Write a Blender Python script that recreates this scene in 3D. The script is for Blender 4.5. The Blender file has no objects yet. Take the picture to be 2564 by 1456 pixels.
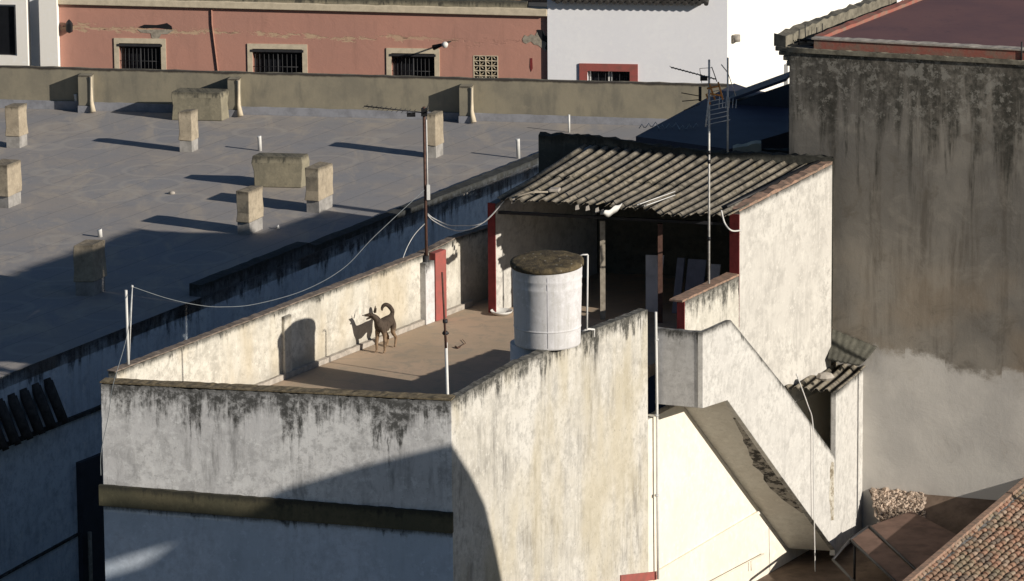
import bpy, bmesh, math, random
from mathutils import Vector, noise as mnoise
random.seed(7)
R = math.radians
scene = bpy.context.scene
COL = scene.collection
# ---------------------------------------------------------------- camera
PITCH, FPX, DIST, ROLL = R(13.0), 13000.0, 113.0, R(0.45)
CAM = Vector((0, -DIST*math.cos(PITCH), DIST*math.sin(PITCH)))
FW = Vector((0, math.cos(PITCH), -math.sin(PITCH)))
UP0 = Vector((0, math.sin(PITCH), math.cos(PITCH))); RT0 = Vector((1, 0, 0))
RT = math.cos(ROLL)*RT0 - math.sin(ROLL)*UP0
UP = math.sin(ROLL)*RT0 + math.cos(ROLL)*UP0
cd = bpy.data.cameras.new('camera'); cam = bpy.data.objects.new('camera', cd); COL.objects.link(cam)
cd.sensor_width = 36.0; cd.lens = 36.0*FPX/2564.0; cd.clip_start = 1; cd.clip_end = 2000
from mathutils import Matrix
cam.matrix_world = Matrix(((RT.x, UP.x, -FW.x, CAM.x), (RT.y, UP.y, -FW.y, CAM.y), (RT.z, UP.z, -FW.z, CAM.z), (0, 0, 0, 1)))
scene.camera = cam
# ---------------------------------------------------------------- light
EL, AZ = R(20.2), R(33.0)
SUN = Vector((math.cos(EL)*math.cos(AZ), -math.cos(EL)*math.sin(AZ), math.sin(EL)))
w = bpy.data.worlds.new('World'); scene.world = w; w.use_nodes = True
nt = w.node_tree; nt.nodes.clear()
sk = nt.nodes.new('ShaderNodeTexSky'); sk.sky_type = 'NISHITA'; sk.sun_disc = False
sk.sun_elevation = EL; sk.sun_rotation = math.atan2(SUN.x, SUN.y); sk.air_density = 1.0; sk.dust_density = 0.6; sk.ozone_density = 3.5
bg = nt.nodes.new('ShaderNodeBackground'); bg.inputs[1].default_value = 0.05
wo = nt.nodes.new('ShaderNodeOutputWorld'); nt.links.new(sk.outputs[0], bg.inputs[0]); nt.links.new(bg.outputs[0], wo.inputs[0])
sl = bpy.data.lights.new('sun', 'SUN'); sl.energy = 5.0; sl.angle = R(0.5); sl.color = (1.0, 0.925, 0.82)
so = bpy.data.objects.new('sun', sl); COL.objects.link(so); so.rotation_euler = SUN.to_track_quat('Z', 'Y').to_euler()
scene.view_settings.view_transform = 'Standard'; scene.view_settings.look = 'None'
scene.view_settings.exposure = 0.12; scene.view_settings.gamma = 1.0
# ---------------------------------------------------------------- survey helpers: photo bearing -> point in the place
def ray(px, py): return FW + RT*((px-1282)/FPX) + UP*((728-py)/FPX)
def Z(px, py, z):
    r = ray(px, py); return CAM + r*((z-CAM.z)/r.z)
def L(px, py, A, B):
    n = Vector((-(B[1]-A[1]), B[0]-A[0], 0)); r = ray(px, py)
    return CAM + r*(n.dot(Vector((A[0], A[1], 0))-CAM)/n.dot(r))
def proj(P):
    d = Vector(P)-CAM; z = d.dot(FW); return 1282+FPX*d.dot(RT)/z, 728-FPX*d.dot(UP)/z
def Vz(P, py):
    a, b = -30, 30
    for _ in range(50):
        m = (a+b)/2
        if proj((P[0], P[1], m))[1] > py: a = m
        else: b = m
    return a
def XY(P): return Vector((P[0], P[1]))
def deg(a): return Vector((math.cos(R(a)), -math.sin(R(a))))     # along a front, right end nearer
def dep(b): return Vector((math.sin(R(b)), math.cos(R(b))))      # receding to the right
# ---------------------------------------------------------------- mesh builder
class MB:
    def __init__(s): s.v = []; s.f = []; s.uv = []; s.sm = []
    def vert(s, p): s.v.append(tuple(p)); return len(s.v)-1
    def face(s, idx, uv=None, smooth=False): s.f.append(tuple(idx)); s.uv.append(uv); s.sm.append(smooth)
    def poly(s, pts, uv=None, smooth=False): s.face([s.vert(p) for p in pts], uv, smooth)
    def hexa(s, b, t):                                         # bottom ring, top ring (any n, ccw seen from above)
        n = len(b); bi = [s.vert(p) for p in b]; ti = [s.vert(p) for p in t]
        s.face(bi[::-1]); s.face(ti)
        for i in range(n): j = (i+1) % n; s.face((bi[i], bi[j], ti[j], ti[i]))
        return s
    def box(s, o, a, b, h, z0=None):                           # o corner (3D), a,b 2D vectors, h height
        o = Vector(o); a = Vector((a[0], a[1], 0)); b = Vector((b[0], b[1], 0)); u = Vector((0, 0, h))
        if a.cross(b).z < 0: a, b = b, a
        q = [o, o+a, o+a+b, o+b]; return s.hexa(q, [p+u for p in q])
    def ext(s, pts, vec):                                      # planar outline pushed along vec
        vec = Vector(vec); pts = [Vector(p) for p in pts]; n = len(pts)
        nn = Vector((0, 0, 0))
        for i in range(n): nn += (pts[i]-pts[0]).cross(pts[(i+1) % n]-pts[0])
        if nn.dot(vec) > 0: pts = pts[::-1]
        a = [s.vert(p) for p in pts]; b = [s.vert(p+vec) for p in pts]
        s.face(a); s.face(b[::-1])
        for i in range(n): j = (i+1) % n; s.face((a[j], a[i], b[i], b[j]))
        return s
    def tube(s, pts, r, n=8, cap=True, smooth=True):
        pts = [Vector(p) for p in pts]; rings = []
        for i, p in enumerate(pts):
            d = (pts[min(i+1, len(pts)-1)]-pts[max(i-1, 0)]).normalized()
            a = d.cross(Vector((0, 0, 1)))
            if a.length < 1e-3: a = d.cross(Vector((1, 0, 0)))
            a.normalize(); b = d.cross(a)
            rr = r[i] if isinstance(r, (list, tuple)) else r
            rings.append([s.vert(p+a*(rr*math.cos(2*math.pi*k/n))+b*(rr*math.sin(2*math.pi*k/n))) for k in range(n)])
        for i in range(len(rings)-1):
            for k in range(n):
                l = (k+1) % n; s.face((rings[i][k], rings[i][l], rings[i+1][l], rings[i+1][k]), None, smooth)
        if cap: s.face(rings[0][::-1]); s.face(rings[-1])
        return s
    def lathe(s, c, prof, n=48, smooth=True, cap=True, rot=None):
        c = Vector(c); rings = []
        for r_, z_ in prof:
            ring = []
            for k in range(n):
                p = Vector((r_*math.cos(2*math.pi*k/n), r_*math.sin(2*math.pi*k/n), z_))
                if rot: p = rot @ p
                ring.append(s.vert(c+p))
            rings.append(ring)
        for i in range(len(rings)-1):
            for k in range(n):
                l = (k+1) % n; s.face((rings[i][k], rings[i][l], rings[i+1][l], rings[i+1][k]), None, smooth)
        if cap: s.face(rings[0][::-1]); s.face(rings[-1])
        return s
    def build(s, name, mat, parent=None, ztop=None, bevel=0):
        me = bpy.data.meshes.new(name); me.from_pydata(s.v, [], s.f)
        ul = me.uv_layers.new(name='wall').data
        zt = ztop if ztop is not None else (max(p[2] for p in s.v) if s.v else 0)
        for pi, pol in enumerate(me.polygons):
            pol.use_smooth = s.sm[pi]; uv = s.uv[pi]
            n = pol.normal; hz = math.hypot(n.x, n.y)
            t = Vector((-n.y, n.x, 0))/hz if hz > 1e-4 else Vector((1, 0, 0))
            for k, li in enumerate(pol.loop_indices):
                if uv: ul[li].uv = uv[k]
                else:
                    co = Vector(s.v[me.loops[li].vertex_index])
                    if abs(n.z) > .75: ul[li].uv = (co.x+co.y*.3, 0.06)
                    else:
                        z_ = zt(co) if callable(zt) else zt
                        ul[li].uv = (co.dot(t), z_-co.z)
        me.materials.append(mat); me.update()
        o = bpy.data.objects.new(name, me); COL.objects.link(o)
        if parent: o.parent = parent; o.matrix_parent_inverse = parent.matrix_world.inverted() if False else Matrix.Translation(-Vector(rootloc(parent)))
        if bevel:
            m = o.modifiers.new('bevel', 'BEVEL'); m.width = bevel; m.segments = 2; m.limit_method = 'ANGLE'
        return o
ROOT = {}
def rootloc(o):
    while o.parent: o = o.parent
    return ROOT.get(o.name, (0, 0, 0)) if o.type == 'EMPTY' else (0, 0, 0)
def child(o, parent):
    """parent keeping world vertices: only the top thing is offset"""
    return o
def thing(name, label, cat, loc=(0, 0, 0), group=None, kind=None):
    o = bpy.data.objects.new(name, None); COL.objects.link(o); o.location = loc; o.empty_display_size = .3
    ROOT[o.name] = tuple(loc)
    o['label'] = label; o['category'] = cat
    if group: o['group'] = group
    if kind: o['kind'] = kind
    return o
_b = MB.build
def build2(s, name, mat, parent=None, **k):
    """vertices are written in world space; parts of a thing get the inverse of its base location"""
    off = Vector((0, 0, 0))
    if parent is not None:
        if parent.type == 'EMPTY': off = Vector(ROOT.get(parent.name, (0, 0, 0)))
        else: off = Vector(parent.get('_o', (0, 0, 0)))
    if not s.v: raise ValueError(name)
    o = _b(s, name, mat, None, **k)
    if parent is not None:
        o.data.transform(Matrix.Translation(-off)); o.parent = parent
    OFF[o.name] = off
    return o
OFF = {}
def build3(s, name, mat, parent=None, label=None, **k):
    if parent is not None and parent.type != 'EMPTY':
        off = OFF[parent.name]
        o = _b(s, name, mat, None, **k); o.data.transform(Matrix.Translation(-off)); o.parent = parent; OFF[o.name] = off
    else: o = build2(s, name, mat, parent, **k)
    if label: o['label'] = label
    return o
MB.build = build3
def tag(o, label, cat, group=None, kind=None):
    if label: o['label'] = label
    if cat: o['category'] = cat
    if group: o['group'] = group
    if kind: o['kind'] = kind
    return o
def fn(v, ln=None):
    if callable(v): return v
    if isinstance(v, (tuple, list)):
        return lambda s: v[0]+(v[1]-v[0])*s/ln
    return lambda s: v
def slab(A, B, z0, zt, th, holes=(), step=.2, jit=0.0, side=1, mb=None, rows=0):
    """upright wall from A to B; holes = (s0, s1, z0, z1); thickness to the left of AB when side=1"""
    A = XY(A); B = XY(B); d = B-A; ln = d.length; d = d/ln; n = Vector((-d.y, d.x))*side*th
    z0 = fn(z0, ln); zt = fn(zt, ln)
    ss = set([0, ln]); k = max(1, int(ln/step))
    for i in range(k+1): ss.add(ln*i/k)
    for h in holes: ss.add(h[0]); ss.add(h[1])
    ss = sorted(x for x in ss if -1e-6 <= x <= ln+1e-6)
    q = [ss[0]]
    hs = [x for h in holes for x in h[:2]]
    for x in ss[1:]:
        if x-q[-1] < .02 and x not in hs and x != ln: continue
        if x-q[-1] < 1e-5: continue
        q.append(x)
    ss = q
    zs = sorted(set([x for h in holes for x in h[2:4]]))
    lv = [lambda s: z0(s)]+[(lambda s, z=z: z) for z in zs]+[lambda s: zt(s)]
    if not zs and rows:
        lv = [(lambda s, f=f: z0(s)+(zt(s)-z0(s))*f) for f in [i/rows for i in range(rows+1)]]
    m = mb or MB(); F = []; Bk = []
    jt = [random.uniform(-jit, jit)+jit*1.3*mnoise.noise(Vector((x*1.3, A.x, A.y))) if jit else 0 for x in ss]
    jb = [random.uniform(-jit, jit) if jit else 0 for x in ss]
    for i, x in enumerate(ss):
        p = A+d*x; F.append([]); Bk.append([])
        for j, l in enumerate(lv):
            z = l(x); top = j == len(lv)-1
            if top: z += jt[i]
            F[-1].append(m.vert((p.x, p.y, z))); z2 = l(x)+(jb[i] if top else 0)
            Bk[-1].append(m.vert((p.x+n.x, p.y+n.y, z2)))
    def inh(i, j):
        if not zs: return False
        sm = (ss[i]+ss[i+1])/2; zm = (lv[j](sm)+lv[j+1](sm))/2
        return any(h[0] < sm < h[1] and h[2] < zm < h[3] for h in holes)
    def f(idx, uv): m.face(idx if side == 1 else idx[::-1], uv if side == 1 else uv[::-1])
    nx, nz = len(ss)-1, len(lv)-1
    H = [[inh(i, j) for j in range(nz)] for i in range(nx)]
    for i in range(nx):
        t0, t1 = zt(ss[i]), zt(ss[i+1])
        for j in range(nz):
            if H[i][j]: continue
            a, b = lv[j](ss[i]), lv[j](ss[i+1]); c, e = lv[j+1](ss[i+1]), lv[j+1](ss[i])
            uv = [(ss[i], t0-a), (ss[i+1], t1-b), (ss[i+1], t1-c), (ss[i], t0-e)]
            f([F[i][j], F[i+1][j], F[i+1][j+1], F[i][j+1]], uv)
            uv2 = [(ss[i+1], t1-b), (ss[i], t0-a), (ss[i], t0-e), (ss[i+1], t1-c)]
            f([Bk[i+1][j], Bk[i][j], Bk[i][j+1], Bk[i+1][j+1]], uv2)
            for (di, dj) in ((1, 0), (-1, 0), (0, 1), (0, -1)):
                ii, jj = i+di, j+dj
                if 0 <= ii < nx and 0 <= jj < nz and not H[ii][jj]: continue
                if (di, dj) == (1, 0): q = [F[i+1][j], Bk[i+1][j], Bk[i+1][j+1], F[i+1][j+1]]; uv = [(ss[i+1], t1-b), (ss[i+1]+th, t1-b), (ss[i+1]+th, t1-c), (ss[i+1], t1-c)]
                elif (di, dj) == (-1, 0): q = [Bk[i][j], F[i][j], F[i][j+1], Bk[i][j+1]]; uv = [(ss[i]-th, t0-a), (ss[i], t0-a), (ss[i], t0-e), (ss[i]-th, t0-e)]
                elif dj == 1: q = [F[i][j+1], F[i+1][j+1], Bk[i+1][j+1], Bk[i][j+1]]; uv = [(ss[i], t0-e+.0), (ss[i+1], t1-c+.0), (ss[i+1], t1-c+.05), (ss[i], t0-e+.05)]
                else: q = [Bk[i][j], Bk[i+1][j], F[i+1][j], F[i][j]]; uv = [(ss[i], t0-a), (ss[i+1], t1-b), (ss[i+1], t1-b), (ss[i], t0-a)]
                f(q, uv)
    return m
# ---------------------------------------------------------------- materials
class NB:
    def __init__(s, name):
        s.m = bpy.data.materials.new(name); s.m.use_nodes = True; s.t = s.m.node_tree; s.t.nodes.clear()
        s.out = s.t.nodes.new('ShaderNodeOutputMaterial'); s.p = s.t.nodes.new('ShaderNodeBsdfPrincipled')
        s.t.links.new(s.p.outputs[0], s.out.inputs[0])
        s.tc = s.t.nodes.new('ShaderNodeTexCoord')
        g = s.t.nodes.new('ShaderNodeNewGeometry'); s.pos = g.outputs['Position']; s.nrm = g.outputs['Normal']
        x = s.t.nodes.new('ShaderNodeSeparateXYZ'); s.t.links.new(s.tc.outputs['UV'], x.inputs[0]); s.u, s.v = x.outputs[0], x.outputs[1]
    def lk(s, a, i):
        if isinstance(a, (int, float)): i.default_value = a
        elif isinstance(a, tuple): i.default_value = (*a, 1) if len(a) == 3 and len(i.default_value) == 4 else a
        else: s.t.links.new(a, i)
    def ma(s, op, a, b=0.0, c=None, clamp=False):
        n = s.t.nodes.new('ShaderNodeMath'); n.operation = op; n.use_clamp = clamp
        s.lk(a, n.inputs[0]); s.lk(b, n.inputs[1])
        if c is not None: s.lk(c, n.inputs[2])
        return n.outputs[0]
    def vec(s, x, y, z=0.0):
        n = s.t.nodes.new('ShaderNodeCombineXYZ'); s.lk(x, n.inputs[0]); s.lk(y, n.inputs[1]); s.lk(z, n.inputs[2]); return n.outputs[0]
    def noise(s, scale, detail=5, rough=.6, vec=None, dist=0.0):
        n = s.t.nodes.new('ShaderNodeTexNoise'); s.t.links.new(vec if vec is not None else s.pos, n.inputs['Vector'])
        n.inputs['Scale'].default_value = scale; n.inputs['Detail'].default_value = detail; n.inputs['Roughness'].default_value = rough; n.inputs['Distortion'].default_value = dist
        return n.outputs[0]
    def vor(s, scale, vec=None, feat='F1'):
        n = s.t.nodes.new('ShaderNodeTexVoronoi'); n.feature = feat; s.t.links.new(vec if vec is not None else s.pos, n.inputs['Vector']); n.inputs['Scale'].default_value = scale
        return n.outputs['Distance']
    def ramp(s, v, lo, hi, a=0.0, b=1.0, smooth=True):
        n = s.t.nodes.new('ShaderNodeMapRange'); n.interpolation_type = 'SMOOTHSTEP' if smooth else 'LINEAR'
        s.lk(v, n.inputs[0]); s.lk(lo, n.inputs[1]); s.lk(hi, n.inputs[2]); n.inputs[3].default_value = a; n.inputs[4].default_value = b; return n.outputs[0]
    def mix(s, f, a, b):
        n = s.t.nodes.new('ShaderNodeMix'); n.data_type = 'RGBA'; s.lk(f, n.inputs[0]); s.lk(a, n.inputs[6]); s.lk(b, n.inputs[7]); return n.outputs[2]
    def fin(s, col, rough=.9, bump=None, bs=.3, bd=.02, metal=0.0, spec=.2):
        s.lk(col, s.p.inputs['Base Color']); s.lk(rough, s.p.inputs['Roughness']); s.p.inputs['Metallic'].default_value = metal
        s.p.inputs['Specular IOR Level'].default_value = spec
        if bump is not None:
            b = s.t.nodes.new('ShaderNodeBump'); b.inputs['Strength'].default_value = bs; b.inputs['Distance'].default_value = bd
            s.t.links.new(bump, b.inputs['Height']); s.t.links.new(b.outputs[0], s.p.inputs['Normal'])
        return s.m
def plaster(name, base, alt, grime, mould=(.03, .03, .026), ml=.45, streak=.6, patch=.5, fine=.35, bs=.35, sc=1.0, foot=None, ochre=None):
    b = NB(name)
    T3 = lambda c_, k: tuple(min(.86, x*k) for x in c_)
    big = b.noise(.6*sc, 4, .6); mid = b.noise(2.3*sc, 8, .72, dist=.35); fn_ = b.noise(17*sc, 6, .72); med = b.noise(6.5*sc, 7, .75, dist=.2)
    c = b.mix(b.ramp(big, .34, .64), base, alt)
    # layered worn patches: broad and soft, then smaller and crisper
    c = b.mix(b.ma('MULTIPLY', b.ramp(mid, .44, .66), patch*.7), c, grime)
    c = b.mix(b.ma('MULTIPLY', b.ma('MULTIPLY', b.ramp(med, .50, .60), b.ramp(big, .62, .42)), patch*.6), c, T3(grime, .85))
    c = b.mix(b.ma('MULTIPLY', b.ma('MULTIPLY', b.ramp(med, .47, .38), b.ramp(mid, .35, .55)), .5), c, T3(base, 1.18))
    # run-off streaks of several widths
    wob = b.ma('MULTIPLY', b.ma('SUBTRACT', mid, .5), .12)
    uu = b.ma('ADD', b.u, wob)
    st = b.noise(1.0, 7, .7, vec=b.vec(b.ma('MULTIPLY', uu, 3.1), b.ma('MULTIPLY', b.v, .42), .0))
    st2 = b.noise(1.0, 5, .65, vec=b.vec(b.ma('MULTIPLY', uu, 12.0), b.ma('MULTIPLY', b.v, 1.1), 3.0))
    lo = b.noise(1.0, 2, .5, vec=b.vec(b.ma('MULTIPLY', b.u, .75), b.ma('MULTIPLY', b.v, .25), 6.0))
    reg = b.ramp(b.noise(.8*sc, 3, .5), .40, .62)
    c = b.mix(b.ma('MULTIPLY', b.ma('MULTIPLY', b.ramp(st, .46, .68), reg), streak), c, grime)
    c = b.mix(b.ma('MULTIPLY', b.ma('MULTIPLY', b.ramp(st2, .52, .72), b.ramp(lo, .4, .6)), streak*.55), c, T3(grime, .65))
    c = b.mix(b.ma('MULTIPLY', b.ramp(st2, .44, .32), streak*.35), c, T3(base, 1.12))
    if ochre:
        oc = b.ramp(b.noise(.55, 4, .6, vec=b.vec(b.ma('MULTIPLY', b.u, 1.0), b.ma('MULTIPLY', b.v, .32), 9.0)), .46, .64)
        c = b.mix(b.ma('MULTIPLY', oc, .6), c, ochre)
    # fine speckle and flakes
    c = b.mix(b.ma('MULTIPLY', b.ramp(fn_, .56, .70), fine), c, T3(grime, .5))
    c = b.mix(b.ma('MULTIPLY', b.ramp(b.noise(8*sc, 9, .8), .60, .66), fine*.8), c, T3(base, 1.2))
    # black mould under the top edge: solid band, ragged drips, a few long tongues
    if ml > 0:
        a_ = b.ma('MULTIPLY', b.ramp(st, .36, .72, .0, 1.15), b.ramp(lo, .34, .62, .45, 1.25))
        ln_ = b.ma('MULTIPLY', b.ma('ADD', b.ma('ADD', a_, .10), b.ma('MULTIPLY', b.ramp(st2, .35, .68), .38)), ml*1.25)
        ln_ = b.ma('ADD', ln_, b.ma('MULTIPLY', b.ma('SUBTRACT', med, .5), ml*.7))
        d_ = b.ma('SUBTRACT', ln_, b.v)
        mm = b.ramp(d_, -.34*ml-.02, .50*ml+.03)
        mm = b.ma('MULTIPLY', mm, b.ramp(med, .36, .56, .45, 1.0))
        edge = b.ramp(b.ma('ADD', b.v, b.ma('MULTIPLY', b.ma('SUBTRACT', med, .5), .34)), .13, .0)
        mm = b.ma('MAXIMUM', mm, b.ma('MULTIPLY', edge, .85))
        c = b.mix(b.ma('MULTIPLY', mm, .9), c, mould)
    if foot:
        c = b.mix(b.ma('MULTIPLY', b.ramp(b.ma('ADD', b.v, b.ma('MULTIPLY', mid, .5)), foot, foot+.5), .6), c, grime)
    h = b.ma('ADD', mid, b.ma('MULTIPLY', b.ma('ADD', fn_, med), .35))
    return b.fin(c, .93, h, bs, .02)
def plain(name, col, rough=.7, metal=0.0, var=.25, sc=8.0, bs=.15, spec=.3, alt=None):
    b = NB(name); n = b.noise(sc, 5, .65)
    c = b.mix(b.ramp(n, .35, .7), col, alt or tuple(x*(1-var) for x in col))
    return b.fin(c, rough, b.noise(sc*4, 4, .6), bs, .01, metal, spec)
M = {}
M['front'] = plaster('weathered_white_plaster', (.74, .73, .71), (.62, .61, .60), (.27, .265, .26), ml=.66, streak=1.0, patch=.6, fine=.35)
M['front_low'] = plaster('bluish_white_plaster', (.56, .62, .70), (.48, .55, .63), (.33, .38, .44), ml=.10, streak=.4, patch=.45, fine=.2)  # bluer and duller than the parapet plaster above
M['side'] = plaster('cream_grimy_plaster', (.57, .55, .505), (.48, .455, .40), (.22, .21, .19), ml=.34, streak=.95, patch=.6, fine=.45, ochre=(.44, .39, .28))
M['inner'] = plaster('blotchy_cream_plaster', (.62, .59, .52), (.54, .51, .44), (.31, .29, .25), ml=.09, streak=.75, patch=.8, fine=.4, foot=1.2, ochre=(.47, .40, .28))
M['hut'] = plaster('cream_plaster', (.57, .55, .505), (.51, .49, .45), (.33, .315, .29), ml=.05, streak=.6, patch=.85, fine=.18, sc=.8)
M['low'] = plaster('stained_low_parapet_plaster', (.60, .575, .51), (.53, .505, .44), (.23, .22, .19), ml=.42, streak=.95, patch=.5, fine=.4)
M['stair'] = plaster('stair_plaster', (.57, .555, .52), (.52, .505, .475), (.33, .32, .30), ml=.09, streak=.4, patch=.7, fine=.28, sc=1.3)
M['landing'] = plaster('grey_stained_plaster', (.60, .59, .58), (.52, .51, .50), (.34, .33, .32), ml=.24, streak=.7, patch=.5)
M['soffit'] = plaster('soffit_plaster', (.56, .54, .49), (.52, .49, .44), (.40, .37, .32), ml=0, streak=.2, patch=.4)
M['wash'] = plaster('fresh_whitewash', (.76, .715, .62), (.71, .66, .56), (.64, .55, .41), ml=0, streak=.12, patch=.28, fine=.05, bs=.15)
M['bluewall'] = plaster('shade_blue_white_wall', (.70, .78, .84), (.58, .66, .74), (.30, .35, .41), ml=.34, streak=.6, patch=.55, fine=.3, mould=(.035, .04, .05), sc=.8)  # white wall with the blue of its shade mixed into the colour
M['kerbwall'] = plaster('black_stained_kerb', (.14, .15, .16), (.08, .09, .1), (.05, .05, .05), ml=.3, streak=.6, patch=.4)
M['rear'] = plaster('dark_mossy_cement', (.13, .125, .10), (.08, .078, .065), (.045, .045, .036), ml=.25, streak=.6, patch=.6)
M['white'] = plaster('clean_white_paint', (.82, .82, .84), (.79, .79, .82), (.70, .70, .73), ml=0, streak=.10, patch=.15, fine=.03, bs=.05)
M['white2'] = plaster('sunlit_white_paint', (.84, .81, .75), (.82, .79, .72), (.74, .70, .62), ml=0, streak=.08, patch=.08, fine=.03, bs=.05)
M['cream'] = plain('cream_moulding_paint', (.58, .50, .37), .9, var=.2, sc=5)
def farpar():
    b = NB('brown_grey_render'); n = b.noise(.9, 6, .65); m = b.noise(4, 6, .7)
    st = b.noise(1, 5, .6, vec=b.vec(b.ma('MULTIPLY', b.u, 2.4), b.ma('MULTIPLY', b.v, .7), 0.0))
    c = b.mix(b.ramp(n, .35, .65), (.275, .245, .18), (.215, .195, .15))
    c = b.mix(b.ma('MULTIPLY', b.ramp(st, .48, .7), .5), c, (.13, .125, .105))
    c = b.mix(b.ma('MULTIPLY', b.ramp(m, .55, .7), .35), c, (.30, .26, .19))
    c = b.mix(b.ramp(b.ma('ADD', b.v, b.ma('MULTIPLY', m, .08)), .11, .05), c, (.05, .043, .036))
    return b.fin(c, .95, m, .3, .02)
M['farpar'] = farpar()
def membrane():
    b = NB('grey_roof_membrane'); v = b.pos
    n = b.noise(.35, 5, .6); m = b.noise(1.7, 7, .7, dist=1.2); f = b.noise(22, 5, .7)
    sp = b.t.nodes.new('ShaderNodeSeparateXYZ'); b.t.links.new(b.pos, sp.inputs[0])
    xx, yy = sp.outputs[0], sp.outputs[1]
    smear = b.noise(1, 6, .65, vec=b.vec(b.ma('MULTIPLY', xx, .9), b.ma('MULTIPLY', yy, .33), 1.0), dist=.8)
    c = b.mix(b.ramp(n, .35, .65), (.30, .275, .255), (.26, .256, .262))
    c = b.mix(b.ma('MULTIPLY', b.ramp(smear, .48, .66), .6), c, (.41, .355, .29))
    c = b.mix(b.ma('MULTIPLY', b.ramp(m, .52, .70), .45), c, (.185, .185, .20))
    c = b.mix(b.ma('MULTIPLY', b.ramp(b.noise(3.1, 8, .75, dist=.5), .58, .66), .4), c, (.44, .375, .295))
    # lap joints of the sheets
    lap = b.ma('PINGPONG', b.ma('ADD', b.ma('ADD', b.ma('MULTIPLY', xx, .88), b.ma('MULTIPLY', yy, -.47)), b.ma('MULTIPLY', m, .08)), .5)
    c = b.mix(b.ma('MULTIPLY', b.ramp(lap, .025, .0), .5), c, (.11, .11, .115))
    c = b.mix(b.ma('MULTIPLY', b.ma('MULTIPLY', b.ramp(b.vor(.42), .30, .34), b.ramp(b.vor(.42), .40, .36)), .35), c, (.40, .37, .33))
    c = b.mix(b.ma('MULTIPLY', b.ramp(f, .6, .75), .3), c, (.09, .09, .09))
    return b.fin(c, .85, b.ma('ADD', m, b.ma('MULTIPLY', f, .3)), .35, .02, spec=.3)
M['membrane'] = membrane()
M['skirt'] = plain('blue_grey_skirting', (.27, .275, .30), .85, var=.3, sc=3)
M['mortar'] = plaster('chimney_mortar', (.41, .35, .26), (.34, .285, .21), (.18, .155, .12), ml=.07, streak=.5, patch=.6, fine=.45, mould=(.08, .07, .055))
M['blockcem'] = plaster('brown_cement', (.27, .24, .17), (.21, .19, .14), (.12, .115, .09), ml=.14, streak=.6, patch=.4, fine=.3, mould=(.05, .048, .04))
def floor():
    b = NB('tan_terrace_screed'); n = b.noise(.6, 5, .6); m = b.noise(2.5, 8, .7, dist=1.0); f = b.noise(18, 6, .7)
    c = b.mix(b.ramp(n, .35, .65), (.46, .345, .25), (.39, .305, .22))
    c = b.mix(b.ma('MULTIPLY', b.ramp(m, .48, .62), .7), c, (.33, .28, .215))
    c = b.mix(b.ma('MULTIPLY', b.ramp(f, .58, .75), .35), c, (.16, .12, .08))
    c = b.mix(b.ma('MULTIPLY', b.ramp(b.noise(4.2, 9, .8), .6, .66), .5), c, (.52, .42, .32))
    return b.fin(c, .9, b.ma('ADD', m, b.ma('MULTIPLY', f, .4)), .35, .015)
M['floor'] = floor()
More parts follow.
